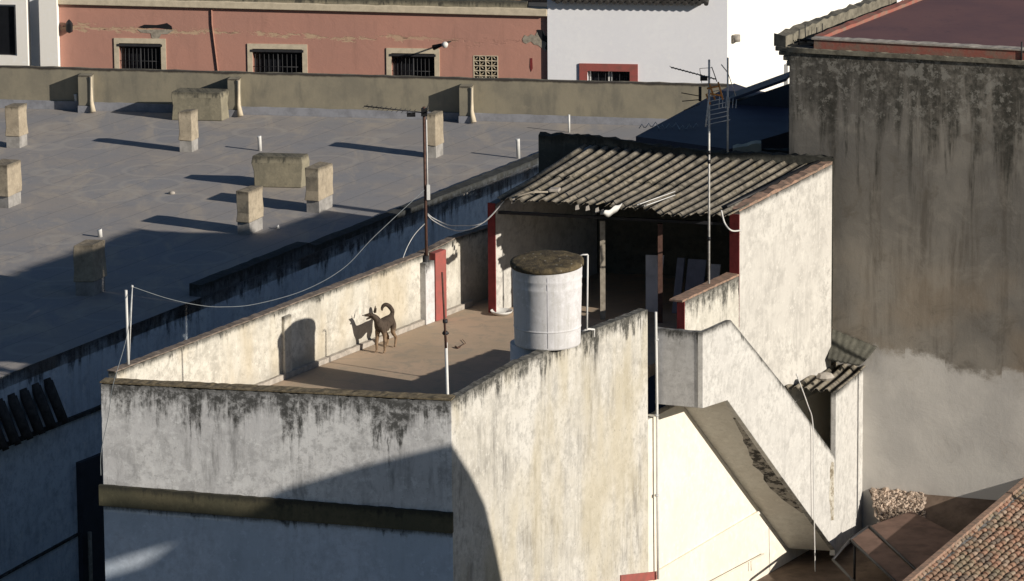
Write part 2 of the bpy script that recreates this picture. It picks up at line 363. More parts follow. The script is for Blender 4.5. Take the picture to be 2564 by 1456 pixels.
def bigconc():
    b = NB('streaked_cement_render'); n = b.noise(.28, 4, .6); m = b.noise(1.3, 7, .68, dist=.6); f = b.noise(7, 7, .72)
    st = b.noise(1, 6, .66, vec=b.vec(b.ma('MULTIPLY', b.u, 1.7), b.ma('MULTIPLY', b.v, .16), 0.0), dist=.3)
    st2 = b.noise(1, 5, .6, vec=b.vec(b.ma('MULTIPLY', b.u, 4.6), b.ma('MULTIPLY', b.v, .5), 5.0), dist=.3)
    c = b.mix(b.ramp(n, .4, .6), (.25, .228, .195), (.165, .153, .135))
    c = b.mix(b.ma('MULTIPLY', b.ramp(st, .48, .66), .75), c, (.098, .085, .07))
    tanm = b.ma('MULTIPLY', b.ramp(b.v, 4.2, 5.2), b.ramp(b.noise(.4, 3, .5), .42, .56))
    c = b.mix(b.ma('MULTIPLY', tanm, .5), c, (.27, .215, .155))
    c = b.mix(b.ma('MULTIPLY', b.ramp(m, .50, .68), .45), c, (.29, .265, .225)); c = b.mix(b.ma('MULTIPLY', b.ramp(m, .46, .34), .5), c, (.115, .10, .08))
    c = b.mix(b.ma('MULTIPLY', b.ma('MULTIPLY', b.ramp(st2, .56, .70), b.ramp(b.v, 4.5, 1.0)), .7), c, (.05, .046, .038))
    # mould below the cornice
    ln_ = b.ma('SUBTRACT', b.ma('MULTIPLY', b.ma('ADD', st, st2), 6.0), 3.9)
    mm = b.ramp(b.ma('SUBTRACT', ln_, b.v), -.3, 1.3)
    mm = b.ma('MULTIPLY', mm, b.ramp(b.ma('ADD', b.ma('MULTIPLY', f, .6), b.ma('MULTIPLY', m, .4)), .36, .60, .25, 1.0))
    c = b.mix(b.ma('MULTIPLY', mm, .9), c, (.035, .034, .028))
    c = b.mix(b.ma('MULTIPLY', b.ma('MULTIPLY', b.ramp(b.v, 2.2, 1.0), b.ramp(b.noise(5, 8, .75), .52, .58)), .6), c, (.30, .285, .25))
    hz = b.ma('PINGPONG', b.ma('ADD', b.v, b.ma('MULTIPLY', n, .5)), 1.9)
    # paler render on the lower storey, with a ragged upper edge
    lim = b.ma('ADD', b.ma('ADD', 6.02, b.ma('MULTIPLY', b.u, .14)), b.ma('MULTIPLY', b.ma('ROUND', b.ma('MULTIPLY', b.noise(.5, 1, .5, vec=b.vec(b.u, 0.0, 4.0)), 8)), .16))
    lim = b.ma('ADD', lim, b.ma('MULTIPLY', m, -.6))
    pc = b.mix(b.ramp(b.noise(.8, 4, .5), .4, .62), (.54, .515, .475), (.46, .44, .41))
    pc = b.mix(b.ma('MULTIPLY', b.ramp(m, .55, .75), .3), pc, (.24, .2, .15))
    c = b.mix(b.ramp(b.ma('ADD', b.ma('SUBTRACT', b.v, lim), b.ma('MULTIPLY', b.ma('SUBTRACT', f, .5), .5)), -.12, .16), c, pc)
    return b.fin(c, .93, b.ma('ADD', m, b.ma('MULTIPLY', f, .5)), .35, .03)
M['bigconc'] = bigconc()
def pink():
    b = NB('pink_peeling_plaster'); n = b.noise(.5, 4, .6); m = b.noise(2.0, 8, .72, dist=.7); f = b.noise(10, 6, .7)
    c = b.mix(b.ramp(n, .35, .65), (.45, .235, .18), (.41, .22, .172))
    st = b.noise(1, 5, .6, vec=b.vec(b.ma('MULTIPLY', b.u, 3), b.ma('MULTIPLY', b.v, .5), 0.0))
    c = b.mix(b.ma('MULTIPLY', b.ramp(st, .5, .75), .35), c, (.28, .155, .12))
    c = b.mix(b.ma('MULTIPLY', b.ramp(f, .58, .75), .2), c, (.25, .14, .1))
    # the horizontal crack where the render has come away
    cen = b.ma('ADD', .72, b.ma('MULTIPLY', b.u, .008))
    dv = b.ma('ABSOLUTE', b.ma('SUBTRACT', b.v, b.ma('ADD', cen, b.ma('MULTIPLY', b.ma('SUBTRACT', n, .5), .5))))
    pl = b.noise(1, 8, .7, vec=b.vec(b.ma('MULTIPLY', b.u, 1.9), b.ma('MULTIPLY', b.v, 5.5), 2.0), dist=.4)
    pm = b.ramp(b.ma('SUBTRACT', pl, b.ma('MULTIPLY', dv, 1.15)), .43, .49)
    fade = b.ramp(b.u, 13.5, 9.0, .0, 1.0)
    c = b.mix(b.ma('MULTIPLY', b.ma('MULTIPLY', pm, fade), .8), c, (.50, .37, .24))
    pd = b.ramp(b.ma('SUBTRACT', b.noise(1, 7, .7, vec=b.vec(b.ma('MULTIPLY', b.u, 1.3), b.ma('MULTIPLY', b.v, 9), 7.0)), b.ma('MULTIPLY', dv, 2.6)), .565, .585)
    c = b.mix(b.ma('MULTIPLY', pd, b.ramp(b.u, 12.5, 11.5)), c, (.05, .035, .025))
    return b.fin(c, .92, b.ma('SUBTRACT', m, pm), .35, .03)
M['pink'] = pink(); M['pinkpipe'] = plain('pink_pipe_paint', (.42, .22, .16), .9, var=.2)
def corr():
    b = NB('lichened_fibre_cement'); n = b.noise(.9, 5, .65); m = b.noise(5, 8, .75, dist=.5); f = b.noise(24, 6, .75)
    c = b.mix(b.ramp(n, .38, .62), (.275, .24, .185), (.19, .17, .14))
    c = b.mix(b.ma('MULTIPLY', b.ramp(m, .47, .60), .75), c, (.10, .088, .066))
    c = b.mix(b.ma('MULTIPLY', b.ramp(b.noise(2.1, 6, .7), .54, .64), .45), c, (.25, .2, .115))
    c = b.mix(b.ma('MULTIPLY', b.ramp(f, .55, .66), .55), c, (.36, .34, .29))
    c = b.mix(b.ma('MULTIPLY', b.ramp(b.noise(3.3, 5, .65), .53, .60), .6), c, (.06, .054, .043))
    # u runs along the waves: colour is near black in the troughs, paler on the crests
    tr = b.ma('COSINE', b.ma('MULTIPLY', b.u, 6.28318))
    c = b.mix(b.ramp(tr, .35, -.5, 0, .85), c, (.03, .027, .021))
    return b.fin(c, .95, f, .5, .01)
M['corr'] = corr()
M['tank'] = plaster('tank_white_paint', (.62, .61, .62), (.57, .56, .56), (.36, .345, .30), ml=0, streak=.55, patch=.4, fine=.2, bs=.25)
def lid():
    b = NB('mossy_lid'); n = b.noise(3.2, 7, .7, dist=.8); f = b.noise(16, 6, .7)
    c = b.mix(b.ramp(n, .4, .6), (.14, .108, .06), (.062, .05, .034))
    c = b.mix(b.ramp(b.vor(7), .20, .08), c, (.34, .31, .25))
    c = b.mix(b.ma('MULTIPLY', b.ramp(f, .55, .7), .7), c, (.045, .04, .025))
    return b.fin(c, .95, b.ma('ADD', n, f), .8, .04)
M['lid'] = lid()
M['moss'] = plain('ochre_moss', (.20, .16, .10), .95, var=.6, sc=9, bs=.6)
M['cornice'] = plaster('mossy_cornice', (.12, .105, .065), (.09, .085, .055), (.06, .055, .035), ml=.12, streak=.6, patch=.5)
M['red'] = plain('red_paint', (.33, .088, .075), .9, var=.45, sc=5, alt=(.24, .085, .07), bs=.3)
M['darkred'] = plain('dark_red_paint', (.20, .03, .03), .8, var=.3, sc=6)
M['brick'] = plain('worn_brick_coping', (.34, .215, .155), .9, var=.5, sc=7, bs=.5, alt=(.17, .13, .1))
M['coping'] = plain('dark_brown_coping', (.23, .185, .15), .9, var=.5, sc=7, bs=.5)
M['rust'] = plain('rusty_steel', (.12, .065, .05), .7, .3, var=.4, sc=12)
M['galv'] = plain('galvanised_steel', (.55, .55, .54), .6, .1, var=.3, sc=9)
M['alu'] = plain('weathered_aluminium', (.62, .60, .56), .6, .0, var=.4, sc=9)
M['pvc'] = plain('white_pvc', (.66, .65, .62), .5, var=.15, sc=5)
M['wire'] = plain('grey_cable', (.20, .22, .23), .6, var=.2)
M['black'] = plain('black_plastic', (.015, .015, .017), .5, var=.2)
M['iron'] = plain('dark_iron', (.03, .03, .033), .6, var=.3)
M['pane'] = plain('dark_glass', (.012, .013, .016), .25, var=.2, spec=.5)
M['wood'] = plain('grey_weathered_wood', (.34, .30, .24), .9, var=.4, sc=10)
M['board'] = plain('dusty_board', (.50, .49, .51), .85, var=.25, sc=3)
M['blueboard'] = plain('dark_board', (.19, .195, .24), .85, var=.25, sc=3)
M['dark'] = plain('near_black_surface', (.045, .05, .062), .7, var=.3, sc=2)  # near-black tone; on the outbuilding wall it stands in for shade
M['darkroof'] = plain('shade_toned_roof', (.06, .06, .085), .6, var=.25, sc=2)  # blue-black tone puts shade into the outbuilding roof colour
def redroof():
    b = NB('purple_red_roof_tiles'); n = b.noise(.6, 5, .65); f = b.noise(12, 5, .7)
    c = b.mix(b.ramp(n, .35, .65), (.125, .072, .078), (.155, .085, .085))
    c = b.mix(b.ma('MULTIPLY', b.ramp(b.noise(2.3, 7, .7, dist=1), .55, .68), .5), c, (.08, .055, .065))
    c = b.mix(b.ma('MULTIPLY', b.ramp(f, .58, .72), .25), c, (.07, .045, .05))
    return b.fin(c, .85, f, .2, .01)
M['redroof'] = redroof()
M['fascia'] = plain('flaking_red_tile', (.30, .10, .075), .9, var=.55, sc=4, alt=(.22, .16, .12), bs=.4)
M['trim'] = plain('pale_cement_trim', (.42, .38, .33), .9, var=.35, sc=6)
M['stonetrim'] = plain('mossy_stone_trim', (.22, .20, .155), .95, var=.5, sc=5, bs=.5)
def tiles():
    b = NB('mossy_terracotta'); n = b.noise(2.0, 6, .7); f = b.noise(15, 6, .72)
    c = b.mix(b.ramp(n, .4, .6), (.30, .165, .115), (.23, .15, .105))
    c = b.mix(b.ramp(b.u, .55, .75), c, (.33, .25, .19)); c = b.mix(b.ramp(b.v, .7, .85), c, (.16, .125, .10)); c = b.mix(b.ma('MULTIPLY', b.ramp(b.v, .3, .1), .6), c, (.33, .19, .13))
    c = b.mix(b.ma('MULTIPLY', b.ramp(b.noise(.9, 6, .7), .46, .62), .8), c, (.21, .18, .125))
    c = b.mix(b.ma('MULTIPLY', b.ramp(f, .5, .66), .6), c, (.09, .065, .045))
    return b.fin(c, .92, f, .5, .01)
M['tiles'] = tiles()
M['darktiles'] = plain('blackened_clay_tiles', (.07, .065, .06), .9, var=.5, sc=9, bs=.5)
M['ground'] = plain('dusty_asphalt', (.07, .068, .065), .95, var=.4, sc=1)
M['yard'] = plain('brown_earth', (.16, .115, .085), .95, var=.45, sc=2, bs=.5)
M['sheet'] = plain('brown_weathered_sheet', (.17, .105, .08), .9, var=.4, sc=2)
M['foot'] = plain('worn_painted_render', (.33, .315, .295), .9, var=.35, sc=4, bs=.4)
M['orange'] = plain('faded_orange_plastic', (.62, .26, .07), .7, var=.3)
M['rubble'] = plain('rubble', (.55, .44, .35), .95, var=.5, sc=7, bs=.5)
M['dogfur'] = None
# ---------------------------------------------------------------- survey of the main building
ZR = -2.6                                                      # level of the neighbour's flat roof
C = Z(1130, 1000, 1.30); W2 = Z(1617, 777, 1.30); FL = Z(255, 955, 1.30)
fd = (XY(C)-XY(FL)).normalized(); sd = (XY(W2)-XY(C)).normalized()
fin_ = Vector((-fd.y, fd.x)); sin_ = Vector((-sd.y, sd.x))       # inward normals of the front and side walls
def onF(px, py): return L(px, py, C, FL)
def onW(px, py): return L(px, py, C, W2)
K = Z(780, 920, 0); I = Z(1150, 775, 0); ld = (XY(I)-XY(K)).normalized()
def onL(px, py): return L(px, py, K, I)
def isect(P, d, Q, e):
    c = d.x*e.y-d.y*e.x; r = Q-P; t = (r.x*e.y-r.y*e.x)/c; return P+d*t
FLi = isect(XY(FL), fd, XY(K), ld)
sF = lambda P: (XY(P)-XY(C)).dot(fd); sW = lambda P: (XY(P)-XY(C)).dot(sd)
HB = onW(2083, 405); J0 = Z(1243, 785, 0); MR = onW(1852, 600)
hd = (XY(MR)-XY(J0)).normalized()                              # hut front
NB0 = XY(HB)-fd*6.55                                            # left end of the rear wall
G = -9.0
house = thing('terrace_house', 'whitewashed house with the walled roof terrace, shed and outside stair, in the middle', 'house', (FLi.x, FLi.y, G))
# front wall
zc_top_l, zc_top_r = onF(251, 1212).z, onF(1130, 1282).z; zc_bot_l, zc_bot_r = onF(251, 1264).z, onF(1130, 1333).z
zfl, zfr = onF(256, 962).z, onF(1128, 1006).z
lnF = (XY(C)-FLi).length
def lin(a, b, ln): return lambda s: a+(b-a)*s/ln
fwtop = lin(zfl, zfr, lnF+.13)
FS = FLi-fd*.13; lnF += .13
slab(FS, C, lin(zc_bot_l, zc_bot_r, lnF), fwtop, .32, jit=.02, step=.07).build('front_parapet', M['front'], house, bevel=.012)
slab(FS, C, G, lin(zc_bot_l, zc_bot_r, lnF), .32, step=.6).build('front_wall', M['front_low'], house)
o = slab(FS-fd*.07-fin_*.09, XY(C)-fin_*.09+fd*.02, lin(zc_bot_l, zc_bot_r, lnF), lin(zc_top_l, zc_top_r, lnF), .088, step=.1, jit=.008)
o.build('cornice', M['cornice'], house, bevel=.01)
cap = slab(FS-fd*.01-fin_*.014, XY(C)-fin_*.014, lambda s: fwtop(s)+.018, lambda s: fwtop(s)+.045, .36, step=.09, jit=.010)
cap.build('mossy_coping', M['moss'], house)
# side wall
sEnd = sW(onW(1622, 780)); zW0 = zfr
def sidetop(s):
    kn = [(0, onW(1133, 1003).z), (sW(onW(1297, 909)), onW(1297, 909).z), (sW(onW(1400, 862)), onW(1400, 866).z), (sW(onW(1483, 828)), onW(1483, 828).z), (sEnd+.01, onW(1617, 777).z), (99, 1.3)]
    for (a, za), (b_, zb) in zip(kn, kn[1:]):
        if s <= b_: return za+(zb-za)*(s-a)/(b_-a)
E1 = XY(C)+sd*sEnd
slab(XY(C)+sd*.0, E1, G, sidetop, .20, step=.08, jit=.012).build('side_wall', M['side'], house, bevel=.01)
# lower wall under the landing and the shed's long wall
zLand = onW(1650, 1012).z
sR = sW(onW(2083, 600)); E2 = XY(C)+sd*sR
sM = sW(MR); PM = XY(C)+sd*sM
zland_w = -1.0
slab(E1+sd*.002, PM, G, -1.02, .20, step=.5).build('lower_side_wall', M['wash'], house)
slab(PM+sd*.0, E2, G, -2.302, .20, step=.5).build('lower_side_wall', M['wash'], house)
sLP = sW(onW(1715, 780)); PL = XY(C)+sd*sLP
slab(PL, PM, -1.018, lambda s: onW(1716, 756).z+(onW(1850, 693).z-onW(1716, 756).z)*s/(sM-sLP), .17, step=.1, jit=.01).build('low_side_parapet', M['low'], house, bevel=.01)
m = slab(PL-sd*.12, PM, lambda s: onW(1716, 756).z+(onW(1850, 693).z-onW(1716, 756).z)*s/(sM-sLP)+.013, lambda s: onW(1716, 756).z+(onW(1850, 693).z-onW(1716, 756).z)*s/(sM-sLP)+.055, .30, step=.1, jit=.006)
m.build('red_coping', M['brick'], house)
MB().box((PL.x-sd.x*.03, PL.y-sd.y*.03, -1.0), sd*.028, sin_*.17, onW(1716, 756).z+1.0).build('red_end_face', M['darkred'], house)
zhf, zhb = onW(1852, 532).z, onW(2080, 415).z
lnH = sR-sM
slab(PM, E2, -2.3, (zhf, zhb), .22, step=.12, jit=.012).build('shed_side_wall', M['hut'], house, bevel=.01)
slab(PM-sd*.03-sin_*(-.0), E2, (zhf+.015, zhb+.015), (zhf+.075, zhb+.075), .24, step=.16, jit=.02).build('brick_coping', M['brick'], house)
MB().box((PM.x-sd.x*.03, PM.y-sd.y*.03, .0), sd*.028, sin_*.22, zhf-.05).build('red_jamb', M['darkred'], house)
# rear wall
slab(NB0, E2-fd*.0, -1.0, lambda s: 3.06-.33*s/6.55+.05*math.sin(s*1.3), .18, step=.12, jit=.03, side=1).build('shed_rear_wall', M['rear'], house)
# left terrace wall: inside face towards us
NL = isect(XY(K), ld, NB0, fd)
A0 = FLi+ld*.0
lnL = (NL-A0).length
sl_ = lambda P: (XY(P)-A0).dot(ld)
kl = [(0, onL(262, 945).z), (sl_(onL(330, 918)), onL(330, 918).z), (sl_(onL(1060, 640)), onL(1060, 640).z), (sl_(onL(1140, 600)), onL(1140, 600).z), (sl_(onL(1240, 568)), onL(1240, 568).z), (99, onL(1240, 568).z)]
def lefttop(s):
    for (a, za), (b_, zb) in zip(kl, kl[1:]):
        if s <= b_: return za+(zb-za)*(s-a)/(b_-a)
slab(A0+ld*.34, NL, G, lambda s: lefttop(s+.34), .20, step=.1, jit=.012).build('left_terrace_wall', M['inner'], house, bevel=.01)
slab(A0+ld*.3, NL, lambda s: lefttop(s+.3)+.012, lambda s: lefttop(s+.3)+.034, .2, step=.1, jit=.008).build('thin_wall_coping', M['coping'], house)
lin_in = Vector((ld.y, -ld.x))                                  # into the terrace
m = slab(A0+lin_in*.10+ld*.3, A0+lin_in*.10+ld*(sl_(J0)+.4), .004, .11, .098, step=.15, jit=.006)
m.build('pale_wall_skirting', M['trim'], house)
# red pilaster with grey buttress beside it
for (x0, x1, mt, nm, d_, zt_) in ((1075, 1102, 'red', 'red_pilaster', .16, onL(1088, 628).z), (1052, 1074, 'landing', 'grey_buttress', .14, onL(1062, 655).z)):
    a = XY(onL(x0, 700))+lin_in*.001; b_ = XY(onL(x1, 700))+lin_in*.001
    MB().box((a.x, a.y, 0.002), b_-a, lin_in*d_, zt_+.0).build(nm, M[mt], house, bevel=.01)
a = XY(onL(706, 860)); b_ = XY(onL(724, 860))
MB().box((a.x, a.y, .002), b_-a, lin_in*.07, onL(715, 790).z).build('small_buttress', M['inner'], house, bevel=.01)
# terrace floor
inC = isect(XY(C)+fin_*.3, fd, XY(C)+sin_*.19, sd)
inA = isect(XY(C)+fin_*.3, fd, A0+lin_in*0.0, ld)
bR = E2+sin_*.2; bL = NL
m = MB(); q = [inA, inC, bR, bL]
m.hexa([(p.x, p.y, -.25) for p in q], [(p.x, p.y, 0) for p in q]); m.build('terrace_floor', M['floor'], house)
# shed: left wall, front lintel, posts, roof
JL = XY(J0); hl = (isect(JL, ld, NB0, fd)-JL)
zj = 2.42
slab(JL+sin_*.0, JL+hl*.985, .002, (2.38, 2.86), .18, step=.4, side=1).build('shed_left_wall', M['hut'], house)
MB().box((JL.x-ld.x*.03, JL.y-ld.y*.03, .002), ld*.028, Vector((-ld.y, ld.x))*.18, 2.40).build('red_jamb', M['darkred'], house)
ebeam = MB(); a = JL+ld*.1; b_ = PM+sin_*.22+sd*.1
ebeam.box((a.x, a.y, 2.15), b_-a, ld*.08, .06); ebeam.build('eave_beam', M['iron'], house)
for (px, mat, nm, wd) in ((1508, 'wood', 'roof_post', .11), (1652, 'rust', 'roof_post', .10)):
    P = L(px, 700, (JL.x, JL.y), (PM.x, PM.y)); P = XY(P)+ld*.02
    MB().box((P.x-wd/2, P.y-wd/2, .002), Vector((wd, 0)), Vector((0, wd)), 2.14).build(nm, M[mat], house, label='grey wooden post' if mat == 'wood' else 'rusty red post')
def corrugated(mb, FLp, FRp, BLp, BRp, nw, amp=.04, th=.012, sheets=1, rows=2, rnd=.03, sub=10, phase=0, gap=None):
    """sheets of corrugated roofing over the patch front-left .. back-right (3D corners)"""
    FLp, FRp, BLp, BRp = map(Vector, (FLp, FRp, BLp, BRp))
    per = nw/sheets
    for r in range(rows):
        for sh in range(sheets):
            w0, w1 = sh*per, (sh+1)*per+.12
            ov = random.uniform(-rnd, rnd); lift = .012*r+random.uniform(0, .008); tw = random.uniform(-.012, .012)
            n = int((w1-w0)*sub); N = 8 if rows > 1 else 14
            y0 = r/rows-(.05 if r else 0)+(ov if r == 0 else ov*.5); y1 = (r+1)/rows+random.uniform(-rnd, rnd)*.4
            g = []; jag = [random.uniform(-.012, .012) for _ in range(n+1)]
            for i in range(n+1):
                wv = w0+(w1-w0)*i/n; fx = wv/nw; row = []
                for j in range(N+1):
                    yy = y0+(y1-y0)*j/N+(jag[i]*.5 if j == 0 and r == 0 else 0)
                    if gap and r == 0 and j == 0:
                        for (ga, gb, gd) in gap:
                            if ga < wv < gb: yy += gd*(.6+.4*math.sin(wv*9))
                    a = FLp.lerp(FRp, fx); b = BLp.lerp(BRp, fx); p = a.lerp(b, yy)
                    sag = -.03*math.sin(math.pi*min(max(yy, 0), 1))+.012*mnoise.noise(Vector((wv*.5, yy*3, r)))
                    p = p+Vector((0, 0, amp*math.cos(2*math.pi*wv+phase)+lift+sag+tw*(fx*nw-w0)/per))
                    row.append((mb.vert(p), mb.vert(p-Vector((0, 0, th))), wv, yy))
                g.append(row)
            for i in range(n):
                for j in range(N):
                    q = [g[i][j], g[i+1][j], g[i+1][j+1], g[i][j+1]]
                    mb.face([k[0] for k in q], [(k[2], k[3]*4) for k in q], True)
                    mb.face([k[1] for k in q][::-1], [(k[2], k[3]*4) for k in q][::-1], True)
                    for (aa, bb, on) in ((q[0], q[1], j == 0), (q[2], q[3], j == N-1), (q[1], q[2], i == n-1), (q[3], q[0], i == 0)):
                        if on: mb.face([aa[0], aa[1], bb[1], bb[0]], [(aa[2], 0), (aa[2], 0), (bb[2], 0), (bb[2], 0)])
HE2 = PM+sin_*.24
front = (XY(J0), XY(MR))
def onH(px, py): return L(px, py, XY(J0)-ld*.95, XY(MR)-ld*.95)
def onB(px, py): return L(px, py, NB0-fin_*.03, E2-fin_*.03)
cr = MB()
rFL, rFR = onH(1252, 494), onH(1812, 547); rBL, rBR = onB(1463, 366), onB(2045, 418)
corrugated(cr, rFL, rFR, rBL, rBR, 21, amp=.038, sheets=7, rows=2, rnd=.045, gap=[(4.1, 5.0, .02), (8.1, 9.0, .04), (9.2, 10.2, .09), (10.2, 10.9, .03)])
cr.build('corrugated_roof', M['corr'], house)
# pale sill tube on the wall head where the roof ends
g_ = MB(); a = Vector((PM.x, PM.y, zhf+.09))+Vector((*(sin_*.30), 0)); b_ = Vector((E2.x, E2.y, zhb+.05))+Vector((*(sin_*.30), 0))
g_.tube([a-Vector((*sd, 0))*.05, b_], .045, 8); g_.build('dark_gutter', M['black'], house)
# ------------------------------------------------ outside stair
ow = 1.08
out = -sin_
def onO(px, py): return L(px, py, XY(C)+fd*ow, XY(C)+fd*ow+sd)
top = [(1760, 833), (1830, 801), (1893, 878), (1960, 962), (2030, 1058), (2090, 1141)]
bot = [(2095, 1384), (2010, 1268), (1915, 1136), (1822, 1003), (1760, 1023)]
pts = [onO(*p) for p in top+bot]
th3 = Vector((*(-fd*.11), 0))
m = MB()
# quads between upper and lower edges so that the long face can carry uv
up_ = [onO(*p) for p in ((1760, 833), (1830, 801), (1960, 962), (2090, 1141))]
lo_ = [onO(*p) for p in ((1760, 1023), (1822, 1003), (1959, 1196), (2095, 1384))]
def strip_wall(up_, lo_, th3, mb, n=6):
    U = []; Lw = []
    for a, b_ in zip(range(len(up_)-1), range(1, len(up_))):
        for k in range(n): U.append(up_[a].lerp(up_[b_], k/n)); Lw.append(lo_[a].lerp(lo_[b_], k/n))
    U.append(up_[-1]); Lw.append(lo_[-1]); U = [p+Vector((0, 0, random.uniform(-.006, .006))) for p in U]
    s_ = [0]
    for a, b_ in zip(U, U[1:]): s_.append(s_[-1]+(XY(b_)-XY(a)).length)
    fu = [mb.vert(p) for p in U]; fl_ = [mb.vert(p) for p in Lw]; bu = [mb.vert(p+th3) for p in U]; bl = [mb.vert(p+th3) for p in Lw]
    for i in range(len(U)-1):
        h0, h1 = (U[i]-Lw[i]).length, (U[i+1]-Lw[i+1]).length
        mb.face((fl_[i], fl_[i+1], fu[i+1], fu[i]), [(s_[i], h0), (s_[i+1], h1), (s_[i+1], 0), (s_[i], 0)])
        mb.face((bl[i+1], bl[i], bu[i], bu[i+1]), [(s_[i+1], h1), (s_[i], h0), (s_[i], 0), (s_[i+1], 0)])
        mb.face((fu[i], fu[i+1], bu[i+1], bu[i]), [(s_[i], 0), (s_[i+1], 0), (s_[i+1], .05), (s_[i], .05)])
        mb.face((fl_[i+1], fl_[i], bl[i], bl[i+1]))
    mb.face((fl_[0], fu[0], bu[0], bl[0])); mb.face((fl_[-1], bl[-1], bu[-1], fu[-1]))
strip_wall(up_, lo_, th3, m); m.build('stair_parapet', M['stair'], house, bevel=.01)
# landing front
pa = onO(1760, 833)
LA = XY(onW(1640, 900)); LB = XY(pa)-fd*.002
zt_l, zt_r = L(1640, 822, LA, LB).z, L(1758, 833, LA, LB).z
zb_l, zb_r = L(1640, 1012, LA, LB).z, L(1758, 1023, LA, LB).z
slab(LA, LB, (zb_l, zb_r), (zt_l, zt_r), .12, step=.08, jit=.008).build('landing_parapet', M['landing'], house, bevel=.01)
# stair slab: underside seen from the street
def slabpt(P, z): return Vector((P.x, P.y, z))
u0 = onO(1822, 1003); u1 = onO(2095, 1384)
w0_ = XY(u0)-fd*(ow-.003); w1_ = XY(u1)-fd*(ow-.003)
m = MB()
zz0, zz1 = u0.z+.03, u1.z+.03
q = [slabpt(w0_, zz0), slabpt(XY(u0)-fd*.112, zz0), slabpt(XY(u1)-fd*.112, zz1), slabpt(w1_, zz1)]
m.hexa([p for p in q], [p+Vector((0, 0, .42)) for p in q]); m.build('stair_slab', M['soffit'], house)
m = MB(); q = [LA+fin_*.13+fd*.02, LB+fin_*.13-fd*.12, XY(u0)-fd*.112, w0_]
m.hexa([(p.x, p.y, zb_r+.04) for p in q], [(p.x, p.y, zb_r+.2) for p in q]); m.build('landing_slab', M['soffit'], house)
# dark mould under the stair edge
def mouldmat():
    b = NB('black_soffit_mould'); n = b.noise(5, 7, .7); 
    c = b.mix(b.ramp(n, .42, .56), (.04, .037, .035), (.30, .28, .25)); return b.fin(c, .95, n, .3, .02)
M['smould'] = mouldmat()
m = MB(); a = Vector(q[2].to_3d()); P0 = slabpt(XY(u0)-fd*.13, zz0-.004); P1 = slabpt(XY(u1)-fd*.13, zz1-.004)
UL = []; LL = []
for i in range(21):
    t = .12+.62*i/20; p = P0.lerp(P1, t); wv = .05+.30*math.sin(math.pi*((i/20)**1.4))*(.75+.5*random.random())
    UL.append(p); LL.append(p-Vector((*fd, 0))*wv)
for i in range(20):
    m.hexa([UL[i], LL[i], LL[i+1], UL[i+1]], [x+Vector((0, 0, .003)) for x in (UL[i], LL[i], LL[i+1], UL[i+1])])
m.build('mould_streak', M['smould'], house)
# steps inside the stair
m = MB(); n = 11
for i in range(n):
    t0 = i/n; a = slabpt(w0_, zz0+.16).lerp(slabpt(w1_, zz1+.16), t0); b_ = slabpt(w0_, zz0+.16).lerp(slabpt(w1_, zz1+.16), (i+1)/n)
    m.box((a.x, a.y, b_.z+.27), XY(b_)-XY(a), fd*(ow-.13), a.z-b_.z+.02)
m.build('stair_steps', M['trim'], house)
def stainmat():
    b = NB('brown_run_stain'); n = b.noise(4, 7, .75); f = b.noise(14, 6, .7)
    c = b.mix(b.ramp(n, .40, .58), (.20, .165, .11), (.52, .49, .42)); c = b.mix(b.ma('MULTIPLY', b.ramp(f, .5, .65), .6), c, (.13, .11, .085)); return b.fin(c, .95, n, .3, .02)
M['stain'] = stainmat()
m = MB(); ys = [1158+12*i for i in range(13)]; Ls = []; Rs = []
for i, y in enumerate(ys):
    wd = 9*math.sin(math.pi*(i+1)/14)**.5+random.uniform(-2.5, 2.5); Ls.append(onO(2084-wd*.8, y+random.uniform(-3, 3))+Vector((*(fd*.004), 0))); Rs.append(onO(2088, y)+Vector((*(fd*.004), 0)))
for i in range(12): m.poly([Ls[i+1], Rs[i+1], Rs[i], Ls[i]])
m.build('run_stain', M['stain'], house)
# ------------------------------------------------ annexe at the foot of the stair
QA = XY(onO(2092, 1200)); ad = dep(17.0)
def onA(px, py): return L(px, py, QA, QA+ad)
QB = XY(onA(2173, 1000))
lnA = (QB-QA).length
zat0, zat1 = onA(2094, 985).z, onA(2173, 915).z; zab0, zab1 = onA(2097, 1385).z, onA(2168, 1330).z
slab(QA, QB, (zab0, zab1), (zat0, zat1), .12, step=.1, jit=.01).build('annexe_wall', M['stair'], house, bevel=.008)
WQ = QA-fd*(ow-.004)
slab(QA-fd*.10, QA-fd*.005, onO(2090, 1150).z-.3, zat0-.02, .10).build('door_jamb', M['stair'], house)
bk0 = WQ+ad*(lnA*.9); bk1 = QB-fd*.13
slab(bk0, bk1, zab1, zat1-.05, .1, step=.4).build('annexe_back_wall', M['stair'], house)
m = MB(); fl_ = Vector((*(WQ-ad*.15), L(1962, 968, WQ, QA).z)); fr_ = Vector((*(QA-ad*.15+fd*.05), zat0+.08))
bl_ = Vector((*(WQ+ad*lnA*.93), zat1+.10)); br_ = Vector((*(QB+fd*.02), zat1+.05))
corrugated(m, fl_, fr_, bl_, br_, 5, amp=.045, sheets=1, rows=1, rnd=.0)
m.build('annexe_corrugated_roof', M['corr'], house)
# broken wall head behind the annexe roof
m = slab(QB-fd*.55+ad*.08, QB+ad*.08, zat1-.1, lambda s: zat1+.16+.22*(s/.55)**1.5+.05*math.sin(s*21), .10, step=.05, jit=.03); m.build('broken_wall_head', M['cream'], house)
